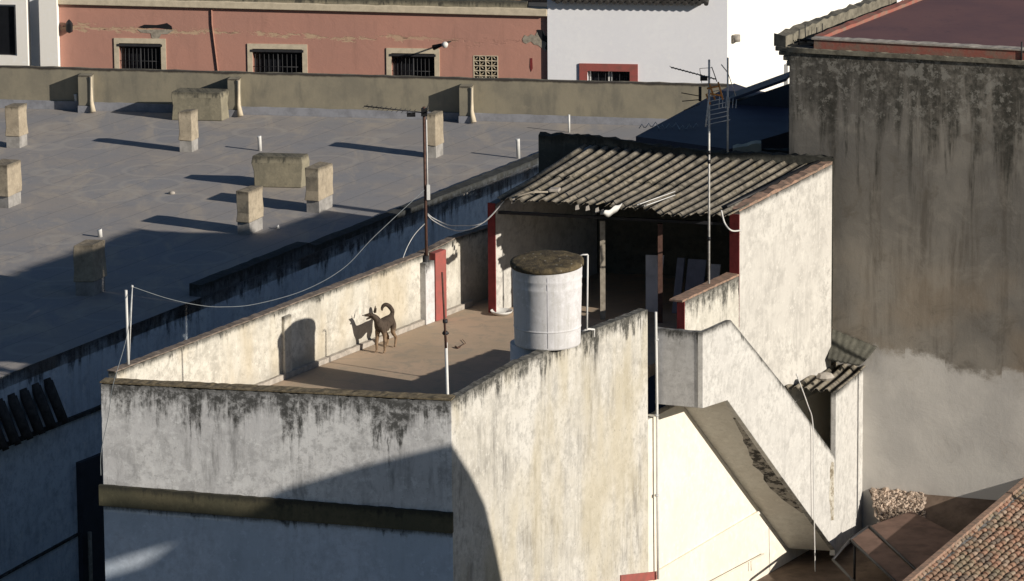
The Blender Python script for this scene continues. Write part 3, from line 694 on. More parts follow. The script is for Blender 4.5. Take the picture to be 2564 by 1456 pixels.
# lean-to sheet further back
lc0 = XY(Z(1977, 119, 5.1)); lc1 = XY(Z(2564, 151, 5.1)); lcn = Vector(((lc1-lc0).normalized().y, -(lc1-lc0).normalized().x))
m = MB(); B0, B1 = [L(*p, lc0+lcn*.04, lc1+lcn*.04) for p in ((2084, 824), (2194, 868))]; B3, B2 = [L(*p, lc0+lcn*.75, lc1+lcn*.75) for p in ((2072, 900), (2150, 916))]
corrugated(m, B3, B2, B0, B1, 6, amp=.006, sheets=1, rows=1, rnd=0)
m.build('lean_to_sheet', M['rear'], house)
# ledge, painted corner and rail on the whitewashed wall
def bar(px0, py0, px1, py1, pl, wpx, d_, name, mat, parent):
    a, b_ = pl(px0, py0), pl(px1, py1); m = MB(); h = wpx/112
    o_ = Vector((*(fd*d_), 0)); m.ext([a, b_, b_+Vector((0, 0, h)), a+Vector((0, 0, h))], o_); return m.build(name, M[mat], parent)
bar(1640, 1440, 1898, 1287, onW, 9, .05, 'sloping_ledge', 'wash', house)
bar(1552, 1462, 1641, 1452, onW, 20, .03, 'red_painted_band', 'red', house)
m = MB(); m.tube([onW(1765, 1460)+Vector((*(fd*.07), 0)), onW(1905, 1386)+Vector((*(fd*.07), 0))], .016, 6)
m.tube([onW(1873, 1404)+Vector((*(fd*.07), 0)), onW(1873, 1404)+Vector((*(fd*.07), -.22))], .014, 6); m.build('handrail', M['wash'], house)
# ---------------------------------------------------------------- flat-roofed neighbour
fdir = (XY(Z(1650, 292, ZR))-XY(Z(0, 252, ZR))).normalized()
FP0 = XY(Z(0, 270, ZR)); FP1 = XY(Z(1650, 315, ZR)); fdir = (FP1-FP0).normalized()
def onP(px, py): return L(px, py, FP0, FP1)
RE0 = XY(Z(100, 905, ZR)); RE1 = XY(Z(1350, 410, ZR)); RES = XY(Z(505, 745, ZR)); rd = (RE1-RES).normalized(); rd0 = (RES-RE0).normalized()
flat = thing('flat_roofed_building', 'building with a broad grey flat roof dotted with chimneys, left of the terrace house', 'building', (RE0.x, RE0.y, G))
far_r = XY(onP(1838, 300))
PW = RE0-rd0*6.0
m = MB(); lft = FP0-fdir*8; lfn = PW-fdir*12
q = [lfn, PW, RES, RE1, XY(Z(1700, 400, ZR)), far_r, lft]
m.hexa([(p.x, p.y, ZR-.3) for p in q], [(p.x, p.y, ZR) for p in q]); m.build('flat_roof', M['membrane'], flat)
roofo = bpy.data.objects['flat_roof']
ptop = lambda px: 168+px*.0257
zpt = (onP(-200, 163).z+onP(900, 191).z+onP(1800, 214).z)/3
slab(lft, far_r, ZR-.3, (onP(-300, 160).z, onP(1830, 215).z), .25, step=.35, jit=.012, mb=None).build('far_parapet', M['farpar'], flat)
slab(lft-fin_*.0+Vector((fdir.y, -fdir.x))*.06, far_r+Vector((fdir.y, -fdir.x))*.06, ZR+.002, (ZR+.26, ZR+.20), .055, step=.3, jit=.01).build('membrane_skirting', M['skirt'], flat)
pout = Vector((fdir.y, -fdir.x))
for (x0, x1, yt) in ((205, 236, 181), (578, 604, 190), (1156, 1186, 208)):
    a, b_ = XY(onP(x0, 240)), XY(onP(x1, 240)); zt_ = onP(x0, yt).z
    p_ = MB().box((a.x, a.y, ZR+.20), b_-a, pout*.40, zt_-ZR-.22).build('parapet_buttress', M['farpar'], flat, bevel=.01)
    MB().box((a.x-.01, a.y-.01, ZR+.002), (b_-a)*1.04, pout*.43, .196).build('buttress_foot', M['skirt'], p_)
    c_ = b_+pout*.40+Vector((.01, 0)); MB().tube([(c_.x, c_.y, zt_-.05), (c_.x+.01, c_.y, ZR+.35), (c_.x+.06, c_.y-.1, ZR+.04)], [.05, .055, .085], 8).build('rain_pipe', M['cream'], p_)
# wall that drops to the alley, its top black with damp
wt = lambda s: ZR-.002
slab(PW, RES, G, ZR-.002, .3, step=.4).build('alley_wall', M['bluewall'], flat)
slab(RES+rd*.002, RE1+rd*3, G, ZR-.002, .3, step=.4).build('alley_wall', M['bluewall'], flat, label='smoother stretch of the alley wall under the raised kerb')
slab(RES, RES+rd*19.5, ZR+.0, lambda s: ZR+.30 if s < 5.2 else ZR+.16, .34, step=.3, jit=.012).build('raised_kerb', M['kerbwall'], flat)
pn = Vector((rd0.y, -rd0.x))
def onS(px, py): return L(px, py, PW, RES)
def bandS(p0, p1, hpx, d_, nm, mat, par=flat):
    a, b_ = onS(*p0), onS(*p1); h = hpx/112; m = MB(); vv = Vector((*(pn*d_), 0))
    m.ext([a, b_, b_+Vector((0, 0, h)), a+Vector((0, 0, h))], vv); return m.build(nm, M[mat], par)
bandS((-60, 1146), (262, 1018), 9, .10, 'string_course', 'kerbwall')
bandS((-60, 1480), (262, 1302), 6, .06, 'string_course', 'kerbwall', )
a = onS(190, 1158); b_ = onS(262, 1130)
m = MB(); m.ext([a, b_, Vector((b_.x, b_.y, G)), Vector((a.x, a.y, G))], Vector((*(pn*.12), 0))); m.build('dark_wall_panel', M['dark'], flat)  # flat dark panel set on the alley wall
a = onS(206, 1330); m = MB(); m.tube([(a.x+pn.x*.2, a.y+pn.y*.2, a.z), (a.x+pn.x*.2, a.y+pn.y*.2, G)], .05, 8); m.build('downpipe', M['wood'], flat)
# tile verge at the left edge
m = MB(); n_ = 7
e0, e1 = onS(-95, 1145), onS(118, 1050)
for i in range(n_+1):
    t = i/n_; a = e0.lerp(e1, t)+Vector((*(pn*.42), 0)); b_ = e0.lerp(e1, t)+Vector((0, 0, .95))
    m.tube([a, b_], .11, 8)
    a2 = a.lerp(b_, .0)+Vector((*(rd0*.14), -.08)); m.tube([a2, b_+Vector((*(rd0*.14), -.08))], .08, 8)
m.build('tile_canopy', M['darktiles'], flat)
# chimneys, blocks, vents
def chimney(xl, xm, xr, yt, yb, label, mat='mortar', nm='chimney', foot=True, skirt=.28, jit=.014, af=8, bf=22):
    skf, sks = deg(af), dep(bf)
    P = XY(Z(xm, yb, ZR)); s_ = 13000/(DIST+P.y*.97); 
    wf = (xm-xl)/s_/skf.x; ws = max(.05, (xr-xm))/s_/sks.x
    h = Vz((P.x, P.y), yt+ (4 if ws > .2 else 1))-ZR
    a = P-skf*wf; q = [a, P, P+sks*ws, a+sks*ws]; cen = (q[0]+q[2])/2
    m = MB(); lv = [skirt*h if foot else 0, .5*h, .8*h, h]; rings = []
    for k, z_ in enumerate(lv):
        rings.append([m.vert((*(cen+(p-cen)*(1+random.uniform(-.055, .055)+(.05 if k == 0 and foot else 0))), ZR+z_+(random.uniform(-jit, jit)*1.8 if k == 3 else random.uniform(-jit, jit)))) for p in q])
    m.face(rings[0][::-1]); m.face(rings[-1])
    for i in range(3):
        for k in range(4): l_ = (k+1) % 4; m.face((rings[i][k], rings[i][l_], rings[i+1][l_], rings[i+1][k]))
    o = m.build(nm, M[mat], flat, label=label, bevel=.02)
    if foot:
        q2 = [cen+(p-cen)*.93 for p in q]; m = MB(); m.hexa([(p.x, p.y, ZR+.002) for p in q2], [(p.x, p.y, ZR+skirt*h-.003) for p in q2]); m.build('painted_foot', M['foot'], o)
    return o
chimney(14, 50, 67, 262, 372, 'chimney by the left edge of the roof')
chimney(448, 481, 496, 276, 382, 'chimney in front of the far vent block')
chimney(1068, 1092, 1111, 283, 397, 'chimney half hidden by the aerial pole')
chimney(-28, 22, 50, 412, 523, 'broad chimney cut by the left edge', af=21, bf=23)
chimney(592, 625, 657, 477, 590, 'nearest lit chimney', af=21, bf=23)
chimney(765, 799, 833, 420, 535, 'chimney beside the mossy vent block', af=21, bf=23)
chimney(186, 236, 262, 612, 742, 'chimney standing in shadow')
chimney(430, 554, 573, 228, 304, 'large cement block near the far parapet', 'blockcem', 'vent_block', False)
chimney(632, 757, 775, 390, 472, 'large mossy cement block', 'blockcem', 'vent_block', False)
for (x, yt, yb, r_, lb) in ((192, 236, 275, .05, 'white pipe by the far buttress'), (651, 341, 378, .055, 'white pipe in the middle of the roof'), (1298, 348, 397, .055, 'white pipe right of the aerial'), (251, 575, 594, .06, 'short white pipe at the shadow edge'), (696, 566, 574, .045, 'stub of white pipe')):
    P = Z(x, yb, ZR); h = Vz((P.x, P.y), yt)-ZR
    MB().tube([(P.x, P.y, ZR), (P.x-.01, P.y, ZR+h*.86), (P.x-.02, P.y, ZR+h)], [r_, r_, r_*1.15], 10).build('vent_pipe', M['pvc'], flat, label=lb)
P = Z(1425, 332, ZR); MB().tube([(P.x, P.y, ZR), (P.x, P.y, ZR+.5)], .03, 8).build('vent_pipe', M['pvc'], flat)
a = Z(1198, 300, ZR); m = MB(); m.hexa([Z(*p, ZR+.003) for p in ((1196, 300), (1282, 304), (1282, 298), (1196, 294))], [Z(*p, ZR+.012) for p in ((1196, 300), (1282, 304), (1282, 298), (1196, 294))]); m.build('white_repair_strip', M['trim'], flat)
P = Z(430, 486, ZR); MB().lathe((P.x, P.y, ZR+.002), [(.09, 0), (.08, .05), (.03, .07)], 8).build('mortar_lump', M['trim'], flat)
# ---------------------------------------------------------------- houses across the street
PA = Vector((-16, 43.5)); pdv = deg(7.5)
def onK(px, py, off=0): return L(px, py, PA-Vector((pdv.y*-1, pdv.x))*off, PA-Vector((pdv.y*-1, pdv.x))*off+pdv)
kn_ = Vector((pdv.y, -pdv.x))                                   # towards us
k0 = XY(onK(150, 90)); k1 = XY(onK(1371, 90))
def sK(P): return (XY(P)-k0).dot(pdv)
pink_h = thing('pink_house', 'long pink rendered house with peeling plaster and barred windows across the street', 'house', (k0.x, k0.y, G))
ztp = (onK(150, 12).z+onK(700, 22).z)/2
lnK = (k1-k0).length
ztK = (onK(155, 10).z, onK(1368, 40).z)
holes = []
wins = [((298, 403), 108, 'leftmost barred window'), ((632, 757), 122, 'middle barred window'), ((980, 1088), 133, 'barred window under the street lamp')]
for (x0, x1), yt, lb in wins:
    a, b_ = onK(x0, yt), onK(x1, yt); holes.append((sK(a), sK(b_), a.z-1.5, a.z))
lt0, lt1 = onK(1186, 140), onK(1246, 140); holes.append((sK(lt0), sK(lt1), lt0.z-.75, lt0.z))
slab(k0, k1, G, ztK, .35, holes=holes, step=1.0).build('wall', M['pink'], pink_h)
# moulding and roof edge
m = slab(k0-pdv*.05+kn_*.14, k1+kn_*.14, (ztK[0]+.002, ztK[1]+.002), (ztK[0]+.20, ztK[1]+.22), .45, step=.3, jit=.01); m.build('cream_moulding', M['cream'], pink_h, bevel=.02)
m = slab(k0+kn_*.06, k1+kn_*.06-pdv*.6, (ztK[0]+.202, ztK[1]+.222), (ztK[0]+.36, ztK[1]+.40), .4, step=.3, jit=.015); m.build('stained_upper_band', M['blockcem'], pink_h)
m = MB(); q = [k0-kn_*.3, k1-kn_*.3, k1-kn_*7, k0-kn_*7]; m.hexa([(p.x, p.y, ztK[0]+.2) for p in q], [(p.x, p.y, ztK[0]+.3) for p in q]); m.build('roof', M['tiles'], pink_h)
for hi, ((x0, x1), yt, lb) in enumerate(wins):
    s0, s1, z0, z1 = holes[hi]; fr = MB(); fw = .15
    for (sa, sb, za, zb) in ((s0-fw, s1+fw, z1, z1+fw), (s0-fw, s0-.0, z0, z1-.0), (s1+.0, s1+fw, z0, z1-.0)):
        a = k0+pdv*sa+kn_*.03; fr.box((a.x, a.y, za), pdv*(sb-sa), -kn_*.032, zb-za-.0)
    wo_ = fr.build('window', M['cream'], pink_h, label=lb)
    a = k0+pdv*s0-kn_*.28; MB().box((a.x, a.y, z0), pdv*(s1-s0), -kn_*.02, z1-z0).build('pane', M['pane'], wo_)
    g = MB(); nb = 11
    for i in range(nb):
        p = k0+pdv*(s0+(s1-s0)*(i+.5)/nb)-kn_*.05; r_ = .011 if i != nb//2 else .025
        g.tube([(p.x, p.y, z0), (p.x, p.y, z1-.03)], r_, 5)
    for zz in (z1-.12, z1-.55, z1-.95):
        p = k0+pdv*s0-kn_*.05; r_ = k0+pdv*s1-kn_*.05; g.tube([(p.x, p.y, zz), (r_.x, r_.y, zz)], .012, 5)
    p = k0+pdv*(s0-.04)-kn_*.0; g.box((p.x, p.y, z1-.09), pdv*(s1-s0+.08), kn_*.05, .07)
    g.build('grille', M['iron'], wo_)
# pierced block screen
s0, s1, z0, z1 = holes[3]; scr = MB()
def onwall(s, z, d): p = k0+pdv*s+kn_*d; return Vector((p.x, p.y, z))
nx, nz = 4, 5
for i in range(nx+1):
    sx = s0+(s1-s0)*i/nx; wd = .028 if i in (0, 2, 4) else .012
    p = onwall(sx-wd/2, z0, .01); scr.box(p, pdv*wd, -kn_*.10, z1-z0)
for j in range(nz+1):
    zz = z0+(z1-z0)*j/nz; p = onwall(s0, zz-.012, .008); scr.box(p, pdv*(s1-s0), -kn_*.09, .024)
for i in range(nx):
    for j in range(nz):
        a0, a1 = s0+(s1-s0)*i/nx, s0+(s1-s0)*(i+1)/nx; b0, b1 = z0+(z1-z0)*j/nz, z0+(z1-z0)*(j+1)/nz
        if (i+j) % 2: a0, a1 = a1, a0
        scr.tube([onwall(a0, b0, -.03), onwall(a1, b1, -.03)], .016, 5)
scr.build('pierced_screen', M['cream'], pink_h)
p = k0+pdv*(s0)-kn_*.3; MB().box((p.x, p.y, z0), pdv*(s1-s0), -kn_*.02, z1-z0).build('screen_back', M['pane'], pink_h)
m = MB(); m.tube([onK(530, 20)+Vector((*kn_*.03, 0)), onK(531, 60)+Vector((*kn_*.03, 0)), onK(546, 178)+Vector((*kn_*.03, 0)), onK(548, 260)+Vector((*kn_*.03, 0))], .022, 6); m.build('wall_pipe', M['pinkpipe'], pink_h)
# broken corner at right, hole in the render
def blob(cx, cy, pts, pl, d_, nm, mat, par, kn=kn_):
    m = MB(); q = [pl(cx+a, cy+b_)+Vector((*kn*d_, 0)) for a, b_ in pts]
    m.ext(q[::-1], Vector((*(kn*.006), 0))); return m.build(nm, M[mat], par)
blob(1340, 100, [(-32, -2), (-26, -12), (-18, -8), (-10, -14), (0, -10), (8, -26), (22, -22), (28, 0), (27, 30), (18, 22), (8, 14), (-2, 12), (-10, 4), (-22, 10), (-30, 6)], onK, .004, 'bare_render_patch', 'wood', pink_h)
blob(1355, 95, [(-10, -20), (2, -20), (8, -6), (20, -2), (22, 14), (18, 34), (10, 26), (14, 12), (2, 6), (-6, -8)], onK, .012, 'broken_hole', 'black', pink_h)
blob(392, 66, [(-45, 2), (-30, -4), (0, -3), (18, -6), (26, -8), (38, 0), (40, 8), (28, 7), (0, 4), (-30, 5)], onK, .008, 'broken_hole', 'black', pink_h)
blob(390, 82, [(-46, -8), (-20, -7), (20, -8), (46, -6), (30, 4), (14, 4), (8, 16), (-10, 14), (-12, 2), (-36, 0)], onK, .004, 'bare_render_patch', 'wood', pink_h)
blob(1330, 160, [(-2, -14), (3, -14), (4, 12), (0, 20), (-3, 8)], onK, .006, 'rust_slot', 'darkred', pink_h)
# street lamp on the wall
lp = thing('street_lamp', 'round white street lamp on a short dark arm beside the pink house window', 'street lamp', tuple(onK(1092, 118)))
a = onK(1092, 118); hd_ = onK(1112, 112)+Vector((*(kn_*.75), 0)); hd_.z -= .0
hd_ = L(1114, 112, XY(a)+kn_*.7, XY(a)+kn_*.7+pdv)
st_ = onK(1130, 100)
MB().tube([onK(1128, 104), hd_], .025, 8).build('arm', M['iron'], lp)
MB().lathe(hd_, [(.02, -.10), (.07, -.08), (.095, -.02), (.095, .03), (.06, .07), (.02, .085)], 20).build('globe', M['pvc'], lp)
b2 = hd_+Vector((-.22, .12, -.06)); MB().tube([hd_+Vector((-.1, .05, -.02)), b2+Vector((-.12, .05, -.06))], [.05, .085], 10).build('lamp_housing', M['black'], lp)
# black lantern at the left corner
ln0 = onK(176, 66); lt = thing('wall_lantern', 'small dark wall lantern at the left corner of the pink house', 'lamp', tuple(ln0))
q_ = ln0+Vector((*(kn_*.15), 0)); MB().lathe(q_, [(.03, -.18), (.10, -.14), (.11, .1), (.06, .18), (.02, .22)], 6, smooth=False).build('lantern_body', M['black'], lt)
MB().tube([ln0, ln0+Vector((*(kn_*.15), .22))], .02, 6).build('bracket', M['black'], lt)
# white house in grazing light with red window surround
w0k = k1+pdv*.01; w1k = XY(onK(1822, 100))
wh = thing('white_house', 'white house with a red framed window and scalloped tile eave, right of the pink house', 'house', (w0k.x, w0k.y, G))
def sK2(P): return (XY(P)-w0k).dot(pdv)
a, b_ = onK(1472, 176), onK(1578, 176)
hh = [(sK2(a), sK2(b_), a.z-1.2, a.z)]
zw = onK(1500, 8).z
slab(w0k+kn_*.10, w1k+kn_*.10, G, zw+.4, .4, holes=hh, step=1.0).build('wall', M['white'], wh)
fr = MB(); s0, s1, z0, z1 = hh[0]; fw = .24; aa = lambda s: w0k+pdv*s+kn_*.145
for (sa, sb, za, zb) in ((s0-fw, s1+fw, z1, z1+.22), (s0-fw, s0-.0, z0, z1), (s1+.0, s1+fw, z0, z1)):
    p = aa(sa); fr.box((p.x, p.y, za), pdv*(sb-sa), -kn_*.044, zb-za)
wf_ = fr.build('window', M['red'], wh)
p = aa(s0)-kn_*.30; MB().box((p.x, p.y, z0), pdv*(s1-s0), -kn_*.02, z1-z0).build('pane', M['pane'], wf_)
g = MB(); p = aa(s0)-kn_*.25; 
for f_ in (.03, .47, .53): 
    pp = aa(s0+(s1-s0)*f_)-kn_*.25; g.box((pp.x, pp.y, z0), pdv*.05, -kn_*.03, z1-z0-.02)
g.build('sash', M['pvc'], wf_)
g = MB()
for i in range(6): pp = aa(s0+(s1-s0)*(i+.5)/6)-kn_*.12; g.tube([(pp.x, pp.y, z0), (pp.x, pp.y, z1)], .01, 5)
g.build('grille', M['iron'], wf_)
# tile eave
m = MB(); ne = 22; ea = onK(1378, 6, .40); eb = onK(1768, 6, .40)
ez = onK(1560, 1, .40).z
for i in range(ne):
    t = (i+.5)/ne; p = XY(ea).lerp(XY(eb), t)
    for (dx, r_, dz) in ((0, .085, .0), (.105, .07, -.075)):
        pp = p+pdv*dx; m.tube([(pp.x, pp.y, ez+dz), (pp.x-kn_.x*1.6, pp.y-kn_.y*1.6, ez+dz+.55)], r_, 8)
m.build('tile_eave', M['darktiles'], wh)
# bright white house turned to the sun
bd = dep(38)
def onV(px, py): return L(px, py, w1k, w1k+bd)
bw = thing('sunlit_white_house', 'tall blank white house in full sun behind the aerials', 'house', (w1k.x, w1k.y, G))
slab(w1k+kn_*.10, w1k+kn_*.10+bd*16, G, 4.0, .4, side=1, step=1.0).build('wall', M['white2'], bw)
for (px, py) in ((1833, 95),): 
    p = onV(px, py)+Vector((.12, -.08, 0)); MB().lathe(p+Vector((0, 0, -.1)), [(.12, 0), (.12, .2)], 12).build('meter_dish', M['trim'], bw)
m = MB(); p = onV(2262, 20)+Vector((.1, -.05, 0)); m.tube([p, p+Vector((0, 0, 1.5))], .02, 6); m.build('wall_cable', M['wire'], bw)
# left white and grey-blue house
l0 = XY(onK(-260, 60))+kn_*.3; l1 = XY(onK(150, 60))+kn_*.3
lh = thing('left_white_house', 'white house with deep shaded recess at the upper left corner', 'house', (l1.x, l1.y, G))
def onQ(px, py): return L(px, py, l0, l1)
def sQ(P): return (XY(P)-l0).dot(pdv)
bx = lambda px: sQ(onQ(px, 80))
slab(l0, l1-pdv*.02, G, 1.9, .3, holes=[(bx(-70), bx(41), onQ(20, 140).z, onQ(20, 12).z), (bx(68), bx(99), G+.2, 1.7)], step=1.2).build('wall', M['white2'], lh)
p = onQ(-70, 140); MB().box((p.x-kn_.x*.12, p.y-kn_.y*.12, p.z), pdv*1.3, -kn_*.05, 1.5).build('dark_window', M['pane'], lh)
p = onQ(60, 100); MB().box((p.x-kn_.x*.9, p.y-kn_.y*.9, G), pdv*.6, -kn_*.1, 1.9-G).build('recess_wall', M['white'], lh)
# ---------------------------------------------------------------- big cement building on the right
ZC = 5.1
CC = XY(Z(1977, 119, ZC)); CD = XY(Z(2564, 151, ZC)); cdv = (CD-CC).normalized(); CE = CC+cdv*7.9
C1 = XY(Z(1943, 120, ZC)); C2 = XY(Z(2246, 2, ZC)); cl = (C2-C1).normalized(); CB = CC+cl*((C2-C1).length-.5)
big = thing('cement_building', 'tall building with a streaked brown cement side wall and dark red flat roof', 'building', (CC.x, CC.y, G))
cn = Vector((cdv.y, -cdv.x))
slab(CC, CE, G, ZC-.002, .3, step=1.0).build('street_wall', M['bigconc'], big)
slab(CB, CC+cl*.31, G, ZC-.002, .3, step=1.0).build('left_wall', M['blockcem'], big)
slab(CE-cdv*.0+cl*.31, CE+cl*9, G, ZC-.002, .3, step=1.0).build('right_wall', M['bigconc'], big)
slab(CB+cl*2.2+cdv*7.9, CB, G, ZC-.002, .3, step=1.0).build('back_wall', M['blockcem'], big)
q = [CC+cdv*.6+cl*.28, CE+cl*.28, CB+cdv*7.9+cl*2.2, CB+cdv*.6]
m = MB(); m.hexa([(p.x, p.y, ZC-.2) for p in q], [(p.x, p.y, ZC+.16) for p in q]); m.build('red_roof', M['redroof'], big)
a = CC+cdv*.45-cn*.0; slab(CC+cdv*.55, CE, ZC+.0, (ZC+.20, ZC+.20), .26, step=.12, jit=.012).build('flaking_fascia', M['fascia'], big)
slab(CC+cdv*.50+cn*.03, CE+cn*.03, ZC+.204, ZC+.235, .30, step=.12, jit=.008).build('fascia_cap', M['trim'], big)
slab(CC-cdv*.04+cn*.06, CE+cn*.06, ZC-.10, ZC-.004, .058, step=.1, jit=.015).build('cement_ledge', M['stonetrim'], big)
# stepped curb and cornice down the left side
slab(CB+cdv*.62, CC+cdv*.62+cl*.3, ZC, ZC+.24, .20, side=-1, step=.25, jit=.012).build('roof_curb', M['fascia'], big)
slab(CB-cdv*.10, CC-cdv*.10+cl*.02, ZC+.0, ZC+.26, .28, side=-1, step=.2, jit=.03).build('mossy_roof_edge', M['stonetrim'], big)
slab(CB+cdv*.28, CC+cdv*.28+cl*.6, ZC+.0, ZC+.10, .14, side=-1, step=.3, jit=.03).build('pale_roof_edge', M['trim'], big)
m = MB()
for k, (d_, z_, h_) in enumerate(((.34, ZC-.10, .10), (.26, ZC-.19, .087), (.16, ZC-.30, .107), (.08, ZC-.42, .117))):
    p = CC-cdv*d_-cl*(-.02); m.box((p.x, p.y, z_), cdv*(d_-.002), cl*((CB-CC).length), h_)
m.build('side_cornice', M['stonetrim'], big, bevel=.015)
for i, (px, py, h_) in enumerate(((2000, 102, .34), (2017, 96, .40), (2044, 88, .26), (2060, 85, .32), (2258, 10, .4), (2275, 8, .3))):
    P = Z(px, py+8, ZC+.02); MB().tube([(P.x, P.y, ZC), (P.x+.01*(-1)**i, P.y, ZC+h_)], .012, 5).build('rebar_stub', M['iron'], big)
m = MB()
for k in range(3):
    P = Z(1996, 106-k*3, ZC+.05*k); m.tube([(P.x, P.y, ZC+.03+.04*k), (P.x+.5, P.y-.1, ZC+.03+.04*k)], .015, 5)
m.build('rebar_ties', M['iron'], big)
P = Z(2558, 128, ZC+.2); MB().tube([(P.x, P.y, ZC), (P.x, P.y, ZC+.4)], .02, 6).build('rebar_stub', M['iron'], big)
# ---------------------------------------------------------------- dark shed roofs between
ZS = 1.0
s0_ = XY(Z(1800, 355, .4)); sh = thing('dark_outbuilding', 'outbuilding coloured near black for shade, between the cement building and the flat roof', 'outbuilding', (s0_.x, s0_.y, ZR))
wA = Z(1770, 300, ZR+.0)
# wall facing us
g0 = XY(Z(1826, 365, .9)); g1 = g0+cdv*1.45
def onG(px, py): return L(px, py, g0, g1)
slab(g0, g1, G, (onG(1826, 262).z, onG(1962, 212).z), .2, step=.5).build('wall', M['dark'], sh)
e_ = [onG(1820, 258), onG(1968, 204)]
bk = Vector((*(dep(12)*1.2), 0.0))
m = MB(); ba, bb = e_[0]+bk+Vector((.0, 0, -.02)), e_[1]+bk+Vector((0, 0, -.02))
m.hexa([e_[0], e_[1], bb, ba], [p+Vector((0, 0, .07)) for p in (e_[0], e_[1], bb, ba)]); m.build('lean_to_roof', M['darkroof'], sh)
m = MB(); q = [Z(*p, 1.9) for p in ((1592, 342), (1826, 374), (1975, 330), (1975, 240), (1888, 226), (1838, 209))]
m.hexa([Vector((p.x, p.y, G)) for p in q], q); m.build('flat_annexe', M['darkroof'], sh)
m = MB(); q = []
for k in range(9):
    p = Z(1600+k*17, 322-(k % 3)*3+k*.5, 1.92); q += [p, p+Vector((.07, 0, .10)), p+Vector((.11, -.03, .03))]
m.tube(q, .010, 5)
m.build('wire_tangle', M['galv'], sh)
yb = thing('yellow_stub_wall', 'short yellowish wall end behind the corrugated roof', 'wall', tuple(Z(1850, 385, 1.9)))
a = Z(1835, 388, 1.9); b_ = Z(1906, 388, 1.9)
slab(XY(a), XY(b_), -1, lambda s: 2.05+.12*s/.6, .3, step=.1, jit=.02).build('wall', M['cream'], yb)
a = XY(b_)+Vector((.02, .1)); slab(a, a+fd*.9, -1, 2.0, .2, step=.1, jit=.02).build('mossy_wall', M['rear'], yb)
sw = thing('white_wall_strip', 'narrow sunlit white wall end against the cement building', 'wall', tuple(Z(1960, 340, .5)))
a = XY(Z(1962, 345, .6)); slab(a, a+cdv*.10, -3, onG(1965, 218).z, .3).build('wall', M['white2'], sw)
# ---------------------------------------------------------------- ground
def sheet(name, pts, z, mat, kind='structure', n=1):
    m = MB(); m.poly([(p[0], p[1], z) for p in pts]); o = m.build(name, M[mat]); o['kind'] = kind; return o
sheet('street', [(-300, -200), (300, -200), (300, 400), (-300, 400)], G, 'ground')
ya = XY(C)+sd*6; 
m = MB(); yq = [XY(C)+fd*.02+sd*2, XY(C)+fd*14+sd*0, CE, CC, XY(C)+sd*18]
yq = [XY(C)+sd*6-sin_*.005, XY(C)+sd*6+fd*16, CE+cn*.0, CC-cdv*1.0, E2+fd*.005]
m.hexa([(p.x, p.y, G+.01) for p in yq], [(p.x, p.y, -5.78) for p in yq]); o = m.build('yard_ground', M['yard']); o['kind'] = 'structure'
# earth bank against the cement wall
m = MB(); random.seed(11); prev = None
for i in range(25):
    t = i/24; base = CC.lerp(CE, t)+cdv*1.86*(1-t); row = []
    for j in range(9):
        f_ = j/8; q_ = base+cn*(f_*1.5)+cdv*(.95*f_*(1-t)); zz = -4.72-1.10*(f_**1.2)+mnoise.noise(Vector((q_.x*1.5, q_.y*1.5, 0)))*.06*(1 if 0 < j < 8 else 0)
        row.append(m.vert((q_.x, q_.y, zz)))
    if prev:
        for j in range(8): m.face((prev[j], prev[j+1], row[j+1], row[j]), None, True)
    prev = row
o = m.build('earth_bank', M['yard']); o['kind'] = 'structure'
m = MB(); random.seed(5)
for i in range(2600):
    a_ = random.uniform(.0, 1.0); f_ = abs(random.gauss(0, .33)); q_ = CC+cdv*(1.95+1.15*a_+.45*f_)+cn*f_*1.3
    zz = -4.74-1.10*((min(f_, 1.1)*.87)**1.2)+.05*random.random(); s_ = random.uniform(.008, .035)*(2.0 if random.random() < .07 else 1)
    if random.random() < (f_*1.1)**2: continue
    q = [Vector((q_.x+s_*random.uniform(.6, 1.3)*math.cos(t_), q_.y+s_*random.uniform(.6, 1.3)*math.sin(t_), zz+random.uniform(-.3, .4)*s_)) for t_ in (0.3, 1.7, 2.9, 4.4, 5.4)]
    m.hexa(q, [p+Vector((random.uniform(-.3, .3)*s_, random.uniform(-.3, .3)*s_, s_*random.uniform(.5, 1.1))) for p in q])
o = m.build('rubble', M['rubble']); tag(o, 'broken brick and plaster rubble at the foot of the cement wall', 'rubble', kind='stuff')
# brown metal pergola in the shaded yard
pg = thing('yard_pergola', 'dark metal frame with brown sheets over the shaded yard below the stair', 'pergola', tuple(Z(2150, 1440, -5.7)))
zp = -4.95
def zq(px, py): return Z(px, py, zp)
m = MB()
for a, b_ in (((2128, 1352), (2268, 1480)), ((2176, 1318), (2330, 1462)), ((2085, 1402), (2180, 1500)), ((2128, 1352), (2176, 1318)), ((2085, 1402), (2128, 1352))):
    m.tube([zq(*a), zq(*b_)], .03, 6)
m.tube([zq(2140, 1362), zq(2140, 1362)-Vector((0, 0, .8))], .03, 6); m.tube([zq(2268, 1480), zq(2268, 1480)-Vector((0, 0, .8))], .03, 6)
m.build('frame', M['iron'], pg)
for q in ([(2132, 1349), (2172, 1321), (2326, 1465), (2272, 1482)], [(2180, 1317), (2282, 1280), (2420, 1352), (2334, 1460)]):
    q = [zq(*p) for p in q]; m = MB()
    m.hexa([p-Vector((0, 0, .03)) for p in q], [p for p in q]); m.build('brown_sheet', M['sheet'], pg)
